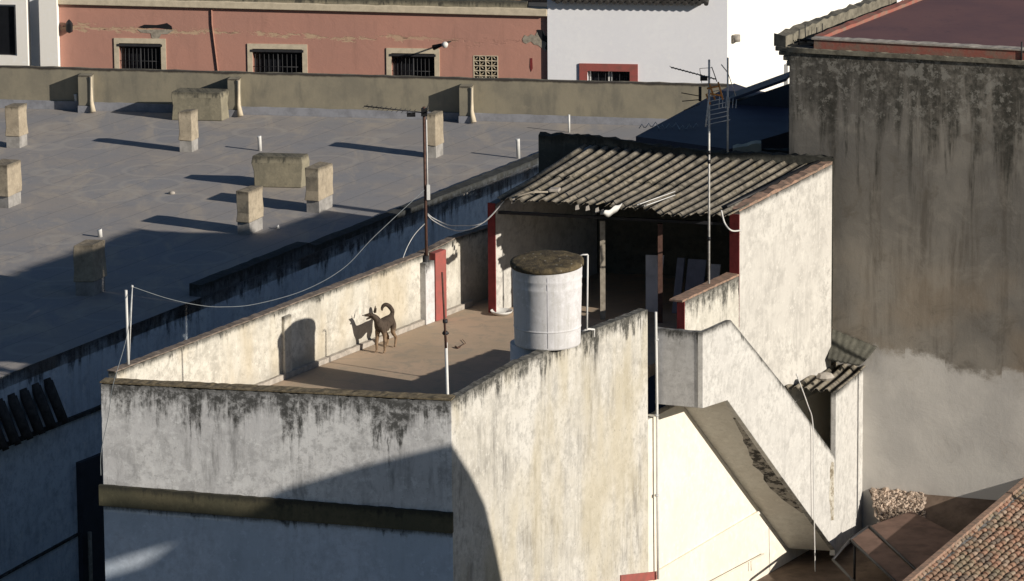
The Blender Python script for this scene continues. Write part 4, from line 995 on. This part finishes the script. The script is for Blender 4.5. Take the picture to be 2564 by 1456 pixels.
# tiled roof, lower right
T0, T1 = Z(2245, 1483, -4.25), Z(2588, 1191, -4.25)
td = (T1-T0).normalized(); tn = Vector((td.y, -td.x, 0)); dn = (tn*math.cos(R(17))-Vector((0, 0, math.sin(R(17)))))
tl = (T1-T0).length
th_ = thing('tile_roofed_house', 'low house with a mossy terracotta tile roof at the lower right corner', 'house', (T0.x, T0.y, G))
m = MB(); nr = 44; wt_ = .135
for i in range(nr):
    base = T0+dn*(.10+wt_*i)
    nseg = int(tl/.25)
    for k in range(nseg):
        a = base+td*(k*.25-.2); b_ = base+td*((k+1)*.25-.17)
        up_n = dn.cross(td); 
        if up_n.z < 0: up_n = -up_n
        jx = dn*random.uniform(-.02, .02)+td*random.uniform(-.03, .03); a = a+up_n*(.035+random.uniform(-.006, .006))+jx; b_ = b_+up_n*.012+jx
        ring0 = []; ring1 = []; rv = (random.random(), random.random())
        for q_ in range(7):
            an = math.pi*q_/6; o1 = dn*(-.060*math.cos(an))+up_n*(.045*math.sin(an)); o2 = dn*(-.050*math.cos(an))+up_n*(.036*math.sin(an))
            ring0.append(m.vert(a+o1)); ring1.append(m.vert(b_+o2))
        for q_ in range(6): m.face((ring0[q_], ring1[q_], ring1[q_+1], ring0[q_+1]), [rv]*4, True)
        m.face(ring0, [rv]*7)
m.poly([T0+dn*0-td*.3, T0+dn*wt_*nr-td*.3, T1+dn*wt_*nr, T1])
m.build('tile_roof', M['tiles'], th_)
m = MB(); up_n = Vector((0, 0, 1)); m.ext([T0-tn*.04-td*.3, T1-tn*.04, T1+tn*.10, T0+tn*.10-td*.3], Vector((0, 0, .10))); m.build('verge_mortar', M['brick'], th_)
m = MB(); m.ext([T0-td*.3-Vector((0, 0, .01)), T1-Vector((0, 0, .01)), Vector((T1.x, T1.y, G)), Vector((T0.x-td.x*.3, T0.y-td.y*.3, G))], tn*.2); m.build('wall', M['landing'], th_)
# ---------------------------------------------------------------- unseen neighbours that throw the afternoon shadows, plus added sun blockers
U2 = Vector((math.sin(AZ), math.cos(AZ))); H2 = Vector((math.cos(AZ), -math.sin(AZ)))
def sunpt(u, v, w_): p = U2*u+H2*w_; return Vector((p.x, p.y, v/math.cos(EL)+w_*math.tan(EL)))
def suv(P): return P.x*U2.x+P.y*U2.y, P.z*math.cos(EL)-(P.x*H2.x+P.y*H2.y)*math.sin(EL)
fs = [suv(onF(*q)) for q in ((690, 1230), (900, 1168), (1128, 1112))]; ws = [suv(onW(*q)) for q in ((1180, 1190), (1215, 1265), (1240, 1370), (1258, 1460))]
n1 = thing('tall_neighbour_house', 'tall plastered house out of frame on the right that shades the front wall', 'house', tuple(sunpt(-14, 0, 24).xy)+(G,))
WN = 24; UL_ = fs[0][0]-2.6; vt = fs[0][1]
pg_ = [suv(onF(*q)) for q in ((255, 1392), (330, 1378), (455, 1368), (440, 1398), (330, 1425), (255, 1445))]
va, vb = pg_[1][1]+.02, pg_[4][1]; ur = pg_[2][0]; ue = fs[2][0]
S_ = lambda u, v: sunpt(u, v, WN)
hv = Vector((*H2, 0))*.35
def gz(u): return Vector((*sunpt(u, 0, WN).xy, G))
m = MB(); vl = [suv(onF(*q)) for q in ((262, 1262), (600, 1292))]
m.ext([S_(UL_, vl[0][1]), S_(*vl[0]), S_(*vl[1]), S_(*fs[0]), S_(fs[1][0], fs[1][1]), S_(ue, fs[2][1]), S_(ue, va), S_(UL_, va)], hv)
m.ext([S_(ur, va), S_(ue, va), S_(ue, vb), S_(ur-.25, vb)], hv)
m.ext([S_(UL_, vb), S_(ue, vb), gz(ue), gz(UL_)], hv)
m.ext([S_(ue, fs[2][1])]+[S_(*q) for q in ws]+[S_(ws[-1][0]+.35, ws[-1][1]-1.5), gz(ws[-1][0]+.35), gz(ue)], hv)
m.build('wall', M['front'], n1)
n3 = thing('rear_neighbour_house', 'house hidden behind the cement building that shades the alley', 'house', tuple(sunpt(15, 0, 2.2).xy)+(G,))
q = [suv(Z(*p, ZR)) for p in ((600, 600), (760, 545), (950, 557), (1150, 485), (1340, 415))]; q = [(q[0][0]-1, q[0][1])]+q+[(q[-1][0]+3, q[-1][1])]
m = MB()
for a, b_ in zip(q, q[1:]):
    m.ext([sunpt(*a, 2.4), sunpt(*b_, 2.4), Vector((*sunpt(b_[0], 0, 2.4).xy, G)), Vector((*sunpt(a[0], 0, 2.4).xy, G))], Vector((*H2, 0))*.3)
m.build('wall', M['blockcem'], n3)
n4 = thing('shade_panel', 'made-up blank panel on one mast, out of frame, blocking sun from the flat roof', 'shade_panel', tuple(sunpt(4.5, 0, 15).xy)+(G,))  # added sun blocker out of view, outlined to shade the flat roof
m = MB(); vv = Vector((*H2, 0))*.12; t_ = suv(Z(0, 690, ZR))[1]
for pl in (((-3.35, 1.5), (-3.0, 1.5), (-3.0, t_-.03), (-3.35, t_-.03)), ((-3.0, 1.98), (-1.85, 2.08), (-1.85, t_-.03), (-3.0, t_-.03)), ((-1.85, 2.08), (1, 2.42), (1, t_-.02), (-1.85, t_-.03)), ((1, 2.42), (1.9, 2.55), (4.0, .98), (4.36, .98), (4.36, t_), (1, t_-.02))):
    m.ext([sunpt(*p, 15) for p in pl], vv)
m.build('panel', M['white'], n4)
m = MB(); a = sunpt(4.30, t_, 15.2); m.tube([a, Vector((a.x, a.y, G))], .06, 10); m.build('mast', M['galv'], n4)
slab(Vector((6.86, .55)), Vector((6.86, 1.15)), G, 2.35, .1).build('sun_gap_filler', M['blockcem'], big)  # added hidden wall closing a sun gap between shed and cement building
# ---------------------------------------------------------------- water tank
TC = Z(1371, 862, 1.36); tk = thing('water_tank', 'round white painted water tank with mossy lid on the terrace wall', 'water tank', (TC.x, TC.y, 0))
r0 = .650; r1 = .700; H = 1.60
b0 = TC.z+.015
prof = [(r0-.02, b0), (r0-.018, b0+.004), (r0, b0+.022), (r0+.001, b0+.04), (r0+.008, b0+.34), (r0+.009, b0+.355), (r0+.018, b0+.36), (r0+.018, b0+.372), (r0+.010, b0+.378), (r0+.011, b0+.40), (r0+.030, b0+1.12), (r0+.036, b0+1.18), (r0+.037, b0+1.20), (r0+.030, b0+1.22), (r0+.032, b0+1.32), (r0+.040, b0+1.35), (r0+.041, b0+1.37), (r0+.036, b0+1.39), (r1-.006, b0+H-.03), (r1, b0+H)]
MB().lathe((TC.x, TC.y, 0), prof, 64).build('tank_body', M['tank'], tk)
rot = Matrix.Rotation(R(3.5), 3, 'X') @ Matrix.Rotation(R(-1.5), 3, 'Y')
m = MB(); lp_ = [(r1+.006, -.05), (r1+.026, -.03), (r1+.024, .045), (r1-.03, .065), (.5, .07), (.25, .075), (.02, .08)]
m.lathe((TC.x, TC.y, b0+H+.03), lp_, 56, rot=rot)
for i, v in enumerate(m.v):
    if v[2] > b0+H+.06: m.v[i] = (v[0], v[1], v[2]+.02*mnoise.noise(Vector(v)*5))
m.build('tank_lid', M['lid'], tk)
MB().tube([(TC.x, TC.y-r0*.99-.004, b0+.05), (TC.x, TC.y-r1*.985, b0+1.48)], .008, 5).build('tank_seam', M['board'], tk)
PC = XY(TC)+sin_*.27
MB().lathe((PC.x, PC.y, 0), [(.50, .003), (.50, 1.37)], 32).build('tank_pedestal', M['tank'], tk)
# pipe beside the tank
pp_ = thing('overflow_pipe', 'thin white overflow pipe standing between the tank and the shed', 'pipe', tuple(onW(1468, 840)))
a = onW(1468, 638)+Vector((*(fd*.03), 0)); b_ = onW(1466, 828)+Vector((*(fd*.03), 0)); c_ = onW(1480, 829)+Vector((*(fd*.06), 0))
m = MB(); m.tube([a, b_], .019, 8); m.tube([b_+Vector((-.1, -.0, -.02)), b_+Vector((.02, 0, .03)), c_+Vector((0, 0, .03)), c_-Vector((0, 0, .12))], .022, 8); m.build('pipe_run', M['pvc'], pp_)
m = MB(); m.tube([a+Vector((-.22, 0, -.05)), a+Vector((-.10, 0, .0)), a], .016, 6); m.build('elbow', M['pvc'], pp_)
# drainpipe at the end of the side wall
dp = thing('drainpipe', 'long thin pale drainpipe down the end of the stained side wall', 'drainpipe', tuple(onW(1636, 1420)))
o1 = Vector((*(fd*.05), 0)); o1b = Vector((*(fd*.10), 0)); MB().tube([onW(1630, 781)+o1b, onW(1633, 1000)+o1b, onW(1634, 1230)+o1b, onW(1636, 1450)+o1b], .028, 8).build('pipe_run', M['pvc'], dp)
for y in (850, 1040, 1240): 
    p = onW(1632, y)+o1b; MB().lathe(p-Vector((0, 0, .02)), [(.043, 0), (.043, .04)], 10).build('clip', M['galv'], dp)
# ---------------------------------------------------------------- poles, aerials, cables
def cable(name, label, pts, r_=.012, sag=None, cat='cable', mat='wire', group=None):
    m = MB(); q = []
    P = [Vector(p) for p in pts]
    for i in range(len(P)-1):                                   # catmull-rom
        p0, p1, p2, p3 = P[max(i-1, 0)], P[i], P[i+1], P[min(i+2, len(P)-1)]
        for k in range(8):
            t = k/8; q.append(.5*((2*p1)+(p2-p0)*t+(2*p0-5*p1+4*p2-p3)*t*t+(3*p1-p0-3*p2+p3)*t**3))
    q.append(P[-1]); m.tube(q, r_, 6); o = m.build(name, M[mat]); return tag(o, label, cat, group)
AP = onL(1063, 660)+Vector((*(lin_in*.03), 0))
aer = thing('aerial_mast', 'rusty mast with a television aerial clamped to the inside of the left terrace wall', 'aerial', (AP.x, AP.y, .9))
zt_ = Vz(AP, 268); zb_ = Vz(AP, 695)
MB().tube([(AP.x+.02, AP.y, zb_), (AP.x, AP.y, zt_)], .032, 8).build('pole', M['rust'], aer)
MB().tube([(AP.x+.01, AP.y-.03, zb_), (AP.x+.01, AP.y-.03, Vz(AP, 640))], .06, 8).build('clamp_bracket', M['iron'], aer)
MB().tube([(AP.x+.06, AP.y-.02, Vz(AP, 500)), (AP.x+.05, AP.y-.02, Vz(AP, 300))], .014, 6).build('white_conduit', M['pvc'], aer)
MB().box((AP.x+.04, AP.y-.06, Vz(AP, 500)), Vector((.07, 0)), Vector((0, .06)), .32).build('junction_box', M['pvc'], aer)
zb2 = Vz(AP, 283)
bd_ = Vector((-1.26, .20, .12)); b00 = Vector((AP.x, AP.y-.03, zb2)); 
m = MB(); m.tube([b00+Vector((.05, 0, 0)), b00+bd_], .013, 6); m.build('boom', M['iron'], aer)
m = MB()
for i in range(11):
    t = .18+.8*i/10; p = b00+bd_*t; e = Vector((.05, .26*(1-.4*t), 0)); m.tube([p-e, p+e], .006, 5)
m.build('elements', M['iron'], aer)
MB().box(b00+Vector((-.36, -.05, -.07)), Vector((.18, 0)), Vector((0, .08)), .08).build('amplifier_box', M['black'], aer); MB().box(b00+Vector((-.06, -.06, -.06)), Vector((.13, 0)), Vector((0, .12)), .16).build('mast_clamp', M['black'], aer)
m = MB()
for s_ in (-1, 1):
    for k in range(3): m.tube([b00+Vector((.02, 0, .0)), b00+Vector((.10, .30*s_, .06+.05*k))], .006, 5)
m.build('reflector', M['iron'], aer)
# second mast with two aerials standing by the shed
MP = onW(1786, 700)+Vector((*(sin_*.10), 0))
ma = thing('tall_aerial_mast', 'tall thin banded mast carrying two tangled aerials in front of the corrugated roof', 'aerial', tuple(MP))
zt_ = Vz(MP, 150)
MB().tube([(MP.x, MP.y, MP.z-.1), (MP.x-.0, MP.y, zt_)], .022, 8).build('pole', M['alu'], ma)
for y in (382, 405, 598): z_ = Vz(MP, y); MB().lathe((MP.x, MP.y, z_-.04), [(.034, 0), (.034, .08)], 10).build('coupling_ring', M['black'], ma)
def onM(px, py, dy=0): return L(px, py, (MP.x, MP.y+dy), (MP.x+1, MP.y+dy))
m = MB(); m.tube([onM(1680, 169, .25), onM(1793, 199)], .013, 6); m.build('boom', M['iron'], ma)
m = MB()
for i in range(13):
    t = .0+i/13; p = onM(1680, 169, .25).lerp(onM(1793, 199), t); m.tube([p+Vector((.02, -.14, 0)), p+Vector((-.02, .14, 0))], .006, 5)
m.tube([onM(1752, 172, .1), onM(1757, 208, .1)], .006, 5); m.tube([onM(1752, 172, .1), onM(1782, 170, .1)], .006, 5); m.tube([onM(1782, 168, .2), onM(1795, 205, .1)], .01, 5)
m.build('elements', M['iron'], ma)
p = onM(1762, 197, -.05); MB().box(p-Vector((.07, 0, .05)), Vector((.15, 0)), Vector((0, .08)), .09).build('amplifier_box', M['black'], ma); p = onM(1753, 240, -.05); MB().box(p-Vector((.03, 0, .12)), Vector((.06, 0)), Vector((0, .06)), .3).build('dipole_bracket', M['black'], ma)
m = MB()
for (a, b_) in (((1706, 233), (1751, 241)), ((1708, 254), (1752, 250)), ((1712, 277), (1752, 262))): m.tube([onM(*a), onM(*b_)], .010, 5)
m.build('dipole_rods', M['iron'], ma)
# ladder-shaped lower aerial
m = MB(); ra0, ra1 = onM(1786, 222, -.06), onM(1767, 318, -.35); rb0, rb1 = onM(1812, 236, .1), onM(1826, 300, .0)
m.tube([onM(1778, 214, -.06), ra1], .016, 6)
for i in range(9):
    t = (i+.6)/9; p = onM(1778, 214, -.06).lerp(ra1, t); q_ = p+Vector((.20+.32*t, .10, .03+.06*t)); m.tube([p-Vector((.02, 0, 0)), q_], .009, 5)
for i in range(6):
    t = i/5; p = onM(1800, 240, .1).lerp(onM(1842, 252, .1), t); m.tube([p+Vector((0, -.05, -.25+.1*t)), p+Vector((.02, .1, -.0))], .008, 5)
m.build('ladder_aerial', M['galv'], ma)
m = MB()
for (a, b_) in (((1770, 222), (1800, 216)), ((1772, 234), (1806, 240)), ((1776, 210), (1790, 250)), ((1798, 206), (1810, 250)), ((1768, 236), (1778, 262))): m.tube([onM(*a, -.1), onM(*b_, -.08)], .02, 5)
m.build('orange_brackets', M['orange'], ma)
p2 = Z(1822, 372, 2.84); P2 = L(1822, 372, NB0+fin_*.08, E2+fin_*.08)
mb_ = thing('bare_mast', 'plain thin mast with two short side arms on the shed rear wall', 'mast', tuple(P2))
MB().tube([(P2.x, P2.y, 2.6), (P2.x, P2.y, Vz(P2, 145))], .02, 8).build('pole', M['alu'], mb_)
def onM2(px, py): return L(px, py, P2, P2+Vector((1, 0, 0)))
m = MB(); m.tube([onM2(1806, 162), onM2(1822, 182)], .012, 5); m.tube([onM2(1823, 184), onM2(1842, 240)], .009, 5); m.build('side_arms', M['alu'], mb_)
# left corner pole and its stay
LP = XY(onL(330, 918))+Vector((-ld.y, ld.x))*.08; zLb = Vz(LP, 925)
lpo = thing('corner_pole', 'white plastic pole at the left front corner of the terrace', 'pole', (LP.x, LP.y, zLb))
MB().tube([(LP.x, LP.y, zLb-.1), (LP.x-.01, LP.y, Vz(LP, 727))], .028, 10).build('tube', M['pvc'], lpo)
T_ = Vector((LP.x+.11, LP.y+.02, Vz(LP, 719)))
MB().tube([(LP.x+.0, LP.y+.05, zLb-.05), T_], .014, 6).build('inner_rod', M['galv'], lpo)
MB().lathe(T_-Vector((0, 0, .02)), [(.02, 0), (.028, .02), (.02, .05)], 8).build('rod_knob', M['galv'], lpo)
PW_ = lambda px, py: L(px, py, XY(T_), XY(T_)+ld)
cable('catenary_cable', 'long thin cable sagging from the corner pole towards the aerial mast', [T_, PW_(420, 748), PW_(500, 765), PW_(560, 769), PW_(640, 762), PW_(760, 728), PW_(860, 672), PW_(940, 590), Vector((AP.x, AP.y, Vz(AP, 475)))], .0065)
cable('stay_cable', 'thin cable falling from the corner pole over the front wall', [T_, L(318, 840, XY(T_)-Vector((0, .6)), XY(T_)+Vector((1, -.6))), onF(285, 960)+Vector((0, -.2, .02)), onF(272, 1040)+Vector((0, -.06, 0)), onF(254, 1130)+Vector((0, -.06, 0)), onF(253, 1190)+Vector((0, -.04, 0))], .007)
HEv = onH(1262, 503)
for k, (sg, lb) in enumerate((((1160, 578), 'lower of two pale cables slung from the aerial mast to the shed eave'), ((1150, 568), 'upper of two pale cables slung from the aerial mast to the shed eave'))):
    a = Vector((AP.x+.05, AP.y-.02, Vz(AP, 538+k*-3))); mid = lambda px, py: L(px, py, XY(a), XY(HEv))
    cable('slung_cable', lb, [a, mid(1085, 553-k*6), mid(1120, 571-k*8), mid(sg[0], sg[1]-k*3), mid(1210, 558), HEv+Vector((0, -.05, 0))], .012, mat='galv', group='cables slung to the shed')
cable('dropped_cable', 'short pale cable dropping left from the mast behind the terrace wall', [Vector((AP.x+.03, AP.y, Vz(AP, 556))), onL(1040, 590)+Vector((0, .2, 0)), onL(1020, 625)+Vector((0, .3, 0)), onL(1006, 650)+Vector((0, .35, -.1))], .009, mat='galv')
# hooked hose at the roof corner
HC = onH(1805, 527)
cable('eave_hose', 'white hose looped from the roof corner to the shed side wall', [onH(1806, 527), onH(1815, 560), onH(1832, 578), onW(1853, 577)+Vector((*(fd*.03), 0))], .018, cat='hose', mat='pvc')
cable('annexe_cable', 'thin cable hanging from the annexe roof down past the stair', [onO(1993, 945)+Vector((0, -.1, .1)), onO(2012, 1010)+Vector((.08, -.1, 0)), onO(2029, 1062)+Vector((.05, -.05, 0)), onO(2031, 1200)+Vector((.05, -.05, 0)), onO(2033, 1330)+Vector((.05, -.05, 0)), onO(2035, 1430)+Vector((.05, -.05, 0))], .013, mat='pvc')
# rod at the near corner
RP = XY(C)+fin_*.45-fd*.10; RP = L(1118, 982, RP, RP+fd); RP = Vector((RP.x, RP.y, RP.z))
rod = thing('corner_rod', 'rusty rod with clamps on a white post behind the near terrace corner', 'rod', (RP.x, RP.y, 0))
zA, zB, zD = Vz(RP, 858), Vz(RP, 682), Vz(RP, 838)
MB().tube([(RP.x+.04, RP.y, .002), (RP.x, RP.y, zA)], .030, 8).build('white_post', M['pvc'], rod)
MB().tube([(RP.x+.0, RP.y-.03, zA-.1), (RP.x-.06, RP.y, zB)], [.026, .017], 8).build('rusty_rod', M['rust'], rod)
m = MB()
for z_ in (zA+.15, zA+.38): m.lathe((RP.x-.01, RP.y, z_), [(.045, 0), (.05, .03), (.045, .07)], 8)
m.tube([(RP.x-.07, RP.y, zA+.18), (RP.x+.06, RP.y, zA+.18)], .02, 6); m.build('clamps', M['iron'], rod)
# ---------------------------------------------------------------- bowl, boards, debris
BP = Z(1256, 788, 0); bw_ = thing('pet_bowl', 'white pet bowl on the terrace floor by the shed jamb', 'bowl', (BP.x, BP.y, 0))
MB().lathe((BP.x, BP.y, 0), [(.16, .006), (.22, .05), (.245, .09), (.235, .09), (.20, .05), (.14, .02)], 28).build('dish', M['pvc'], bw_)
random.seed(3)
Bq = PM+sin_*.55; bdn = Vector((-fd.x, -fd.y))
for i, (x0, x1, yt, mat, lb) in enumerate(((1603, 1642, 645, 'board', 'pale board leaning in the shed, leftmost of the stack'), (1668, 1694, 652, 'blueboard', 'narrow dark blue board leaning behind the rusty post'), (1695, 1748, 655, 'blueboard', 'wide dark board leaning in the middle of the shed stack'), (1752, 1784, 668, 'board', 'pale board leaning nearest the aerial mast'))):
    F0 = XY(J0)+ld*.9; F1 = XY(MR)+ld*.9
    a = L(x0+14, 800, F0, F1); b_ = L(x1+6, 800, F0, F1); z_ = L(x0, yt, F0, F1).z
    aa_ = Vector((a.x, a.y, .01)); bb_ = Vector((b_.x, b_.y, .01)); ln = Vector((*(ld*.25), 0)); lt_ = Vector((-.12, 0, 0)) if i == 0 else Vector((0, 0, 0))
    m = MB(); m.ext([aa_, bb_, bb_+ln+Vector((0, 0, z_)), aa_+ln+lt_+Vector((0, 0, z_))], Vector((*(ld*.03), 0))); o = m.build('leaning_board', M[mat]); tag(o, lb, 'board', 'boards leaning in the shed')
def onRoof(px, py, h=.07):
    n = (Vector(rFR)-Vector(rFL)).cross(Vector(rBL)-Vector(rFL)).normalized(); r_ = ray(px, py); t = n.dot(Vector(rFL)+Vector((0, 0, h))-CAM)/n.dot(r_); return CAM+r_*t
m = MB(); m.tube([onRoof(1295, 492), onRoof(1330, 482), onRoof(1372, 481)], .022, 5); tag(m.build('roof_stick', M['wood']), 'crooked pale stick lying along the left end of the shed roof', 'stick')
m = MB(); p = onRoof(1385, 482); m.box(p-Vector((.1, 0, 0)), Vector((.22, -.02)), Vector((.05, .22)), .07); tag(m.build('cement_lump', M['trim'], bevel=.02), 'pale square brick lying at the end of the stick on the shed roof', 'brick')
for dy, lb in ((0, 'upper'), (9, 'lower')):
    m = MB(); m.tube([onRoof(1595+dy*2, 514+dy*.3), onRoof(1690, 480+dy)], .013, 5); tag(m.build('thin_batten', M['pvc']), lb+' of the two thin pale battens lying on the shed roof', 'batten', 'battens on the shed roof')
# white rag at the broken eave
m = MB(); P0, P1 = onRoof(1556, 512, .12), onRoof(1512, 532, .05); n = 10; rows = []
for i in range(n+1):
    t = i/n; c_ = P0.lerp(P1, t)+Vector((0, -.05, -.06*math.sin(t*3)-.02*math.sin(t*11))); wd = .04+.05*math.sin(t*math.pi)
    rows.append([m.vert(c_+Vector((.02, 0, wd))), m.vert(c_+Vector((0, -.03, 0))), m.vert(c_+Vector((-.02, 0, -wd)))])
for i in range(n):
    for k in range(2): m.face((rows[i][k], rows[i+1][k], rows[i+1][k+1], rows[i][k+1]), None, True)
tag(m.build('white_rag', M['pvc']), 'white rag caught in the broken middle of the shed eave', 'rag').modifiers.new('thick', 'SOLIDIFY').thickness = .01
for i, (px, py) in enumerate(((1280, 508), (1440, 524), (1466, 526), (1490, 531), (1503, 536))):
    p = onH(px, py)+Vector((0, -.08, 0)); m = MB(); m.ext([p, p+Vector((.09, 0, .02)), p+Vector((.07, .02, .12)), p+Vector((.01, .02, .09))], (0, -.03, 0))
    tag(m.build('sheet_shard', M['trim']), 'broken roofing shard hanging at the ragged shed eave', 'shard', 'roofing shards at the shed eave')
p = onA(2058, 946); P_ = Vector((*(WQ.lerp(QA, .72)+ad*.25), L(2056, 948, WQ.lerp(QA, .72)+ad*.25, WQ.lerp(QA, .72)+ad*.25+fd).z))
m = MB(); random.seed(9)
m.lathe(P_-Vector((0, 0, .03)), [(.10, 0), (.15, .06), (.11, .14), (.03, .17)], 9, smooth=False); m.v = [(v[0]*1+random.uniform(-.02, .02)+(v[0]-P_.x)*.35, v[1], v[2]) for v in m.v]
tag(m.build('stone', M['trim']), 'rounded tan stone weighing down the annexe roof', 'stone')
# twig on the floor
m = MB(); m.tube([Z(1140, 868, .02), Z(1146, 872, .02), Z(1152, 868, .02)], .02, 5); m.tube([Z(1152, 868, .02), Z(1166, 860, .02), Z(1158, 850, .02)], .006, 5); tag(m.build('chewed_twig', M['rust']), 'small dark twig lying on the terrace floor right of the dog', 'twig')
# black insulators / scraps lying on the kerb beyond the shed
m = MB()
for i in range(5): p = Z(1158+i*8, 492-(i % 2)*3, ZR+.42); m.tube([p, p+Vector((.05, -.02, .06))], .02, 5)
tag(m.build('roof_scraps', M['trim']), 'pale plaster scraps on the kerb beside the shed corner', 'scraps', kind='stuff')
# ---------------------------------------------------------------- dog
def dogmat():
    b = NB('brindle_fur'); g = b.t.nodes.new('ShaderNodeSeparateXYZ'); b.t.links.new(b.tc.outputs['Object'], g.inputs[0]); z_ = g.outputs[2]
    n = b.noise(9, 6, .7); br = b.noise(1, 4, .6, vec=b.vec(b.ma('MULTIPLY', g.outputs[0], 9), b.ma('MULTIPLY', g.outputs[1], 30), b.ma('MULTIPLY', z_, 9)))
    c = b.mix(b.ramp(b.ma('ADD', z_, b.ma('MULTIPLY', n, .18)), .42, .60), (.24, .165, .105), (.075, .056, .042))
    c = b.mix(b.ma('MULTIPLY', b.ramp(br, .5, .62), .55), c, (.018, .013, .01))
    return b.fin(c, .8, n, .4, .01)
M['dogfur'] = dogmat()
F1_ = Z(941, 884, 0); D0 = Vector((F1_.x, F1_.y, 0)) ; ax = Vector((.36, .93, 0)).normalized(); lt = Vector((ax.y, -ax.x, 0))  # lt: to the right side
dog = thing('dog', 'lean dark brindle dog with curled tail standing by the left terrace wall', 'dog', tuple(D0))
FC = lt*.10                                                     # between the forefeet, relative to the left forefoot
V_ = []; E_ = []; RD = []
def jv(p, r_): V_.append(tuple(p)); RD.append(r_); return len(V_)-1
def cj(*i):
    for a, b_ in zip(i, i[1:]): E_.append((a, b_))
up3 = Vector((0, 0, 1))
def at_(f, s_, z_): return FC+ax*f+lt*s_+up3*z_                 # f back along the body, s to the right, z up
pel = jv(at_(.56, 0, .61), .125); loin = jv(at_(.40, 0, .61), .112); rib = jv(at_(.22, 0, .555), .152); ch = jv(at_(.05, 0, .545), .148)
nk = jv(at_(-.05, -.02, .66), .088); nk2 = jv(at_(-.08, -.04, .77), .068); 
hdp = at_(-.10, -.09, .84); hl_ = Vector((-1, -.12, -.06)).normalized()
sk_ = jv(hdp, .074)
br_ = jv(hdp+hl_*.075+up3*.0, .052); mz = jv(hdp+hl_*.15+up3*-.004, .031); ns = jv(hdp+hl_*.205-up3*.002, .022)
jw = jv(hdp+hl_*.06-up3*.05, .030); jw2 = jv(hdp+hl_*.165-up3*.092, .016)
cj(pel, loin, rib, ch, nk, nk2, sk_, br_, mz, ns); cj(sk_, jw, jw2)
for s_ in (-1, 1):                                             # forelegs
    a = jv(at_(.03, s_*.07, .47), .062); e = jv(at_(.06, s_*.085, .36), .048); wr = jv(at_(.03, s_*.09, .17), .033); pa_ = jv(at_(.03, s_*.09, .045), .025); to = jv(at_(-.035, s_*.092, .022), .020)
    cj(ch, a, e, wr, pa_, to)
    th_i = jv(at_(.56, s_*.075, .47), .082); kn = jv(at_(.47, s_*.09, .345), .050); hk = jv(at_(.645, s_*.09, .20), .033); hp = jv(at_(.60, s_*.09, .045), .025); ht = jv(at_(.535, s_*.092, .022), .019)
    cj(pel, th_i, kn, hk, hp, ht)
tp = [(.65, .0, .66, .048), (.66, .02, .75, .050), (.64, -.05, .86, .052), (.62, -.12, .90, .050), (.60, -.18, .86, .044), (.60, -.20, .80, .030), (.60, -.195, .75, .015)]
ti = [jv(at_(*t[:3]), t[3]) for t in tp]; cj(pel, *ti)
me = bpy.data.meshes.new('body'); me.from_pydata(V_, E_, []); me.update()
body = bpy.data.objects.new('body', me); COL.objects.link(body)
sk2 = body.modifiers.new('skin', 'SKIN'); sub = body.modifiers.new('sub', 'SUBSURF'); sub.levels = 2; sub.render_levels = 2
for i, r_ in enumerate(RD): me.skin_vertices[0].data[i].radius = (r_, r_)
me.skin_vertices[0].data[pel].use_root = True
sk2.use_smooth_shade = True
dg = bpy.context.evaluated_depsgraph_get(); ev = body.evaluated_get(dg); nm_ = bpy.data.meshes.new_from_object(ev); bpy.data.objects.remove(body)
body = bpy.data.objects.new('body', nm_); COL.objects.link(body); nm_.materials.clear(); nm_.materials.append(M['dogfur']); body.parent = dog
for p in nm_.polygons: p.use_smooth = True
sdv = hl_.cross(up3).normalized()
for s_ in (-1, 1):
    m = MB(); b_ = hdp-hl_*.02+sdv*(.042*s_)+up3*.04; tip = b_+sdv*(.055*s_)+up3*.115-hl_*.02
    q = [b_-sdv*.028, b_+sdv*.028, b_+hl_*.03]; m.hexa([q[0], q[1], b_-hl_*.03, ], [tip-sdv*.006, tip+sdv*.006, tip-hl_*.012])
    m.hexa(q[::-1] if False else [q[0], q[2], q[1]], [tip-sdv*.006, tip+hl_*.006, tip+sdv*.006])
    m.v = [tuple(Vector(v)+D0) for v in m.v]; m.build('ear', M['dogfur'], dog)
    m = MB(); m.lathe(tuple(D0+hdp+hl_*.072+sdv*(.040*s_)+up3*.022), [(.002, -.01), (.009, -.005), (.009, .005), (.002, .01)], 8); m.build('eye', M['black'], dog)
m = MB(); m.lathe(tuple(D0+hdp+hl_*.225), [(.003, -.014), (.016, -.006), (.016, .006), (.004, .014)], 8); m.build('nose', M['black'], dog)
if '_o' in dog: pass
print('objects', len(bpy.data.objects))
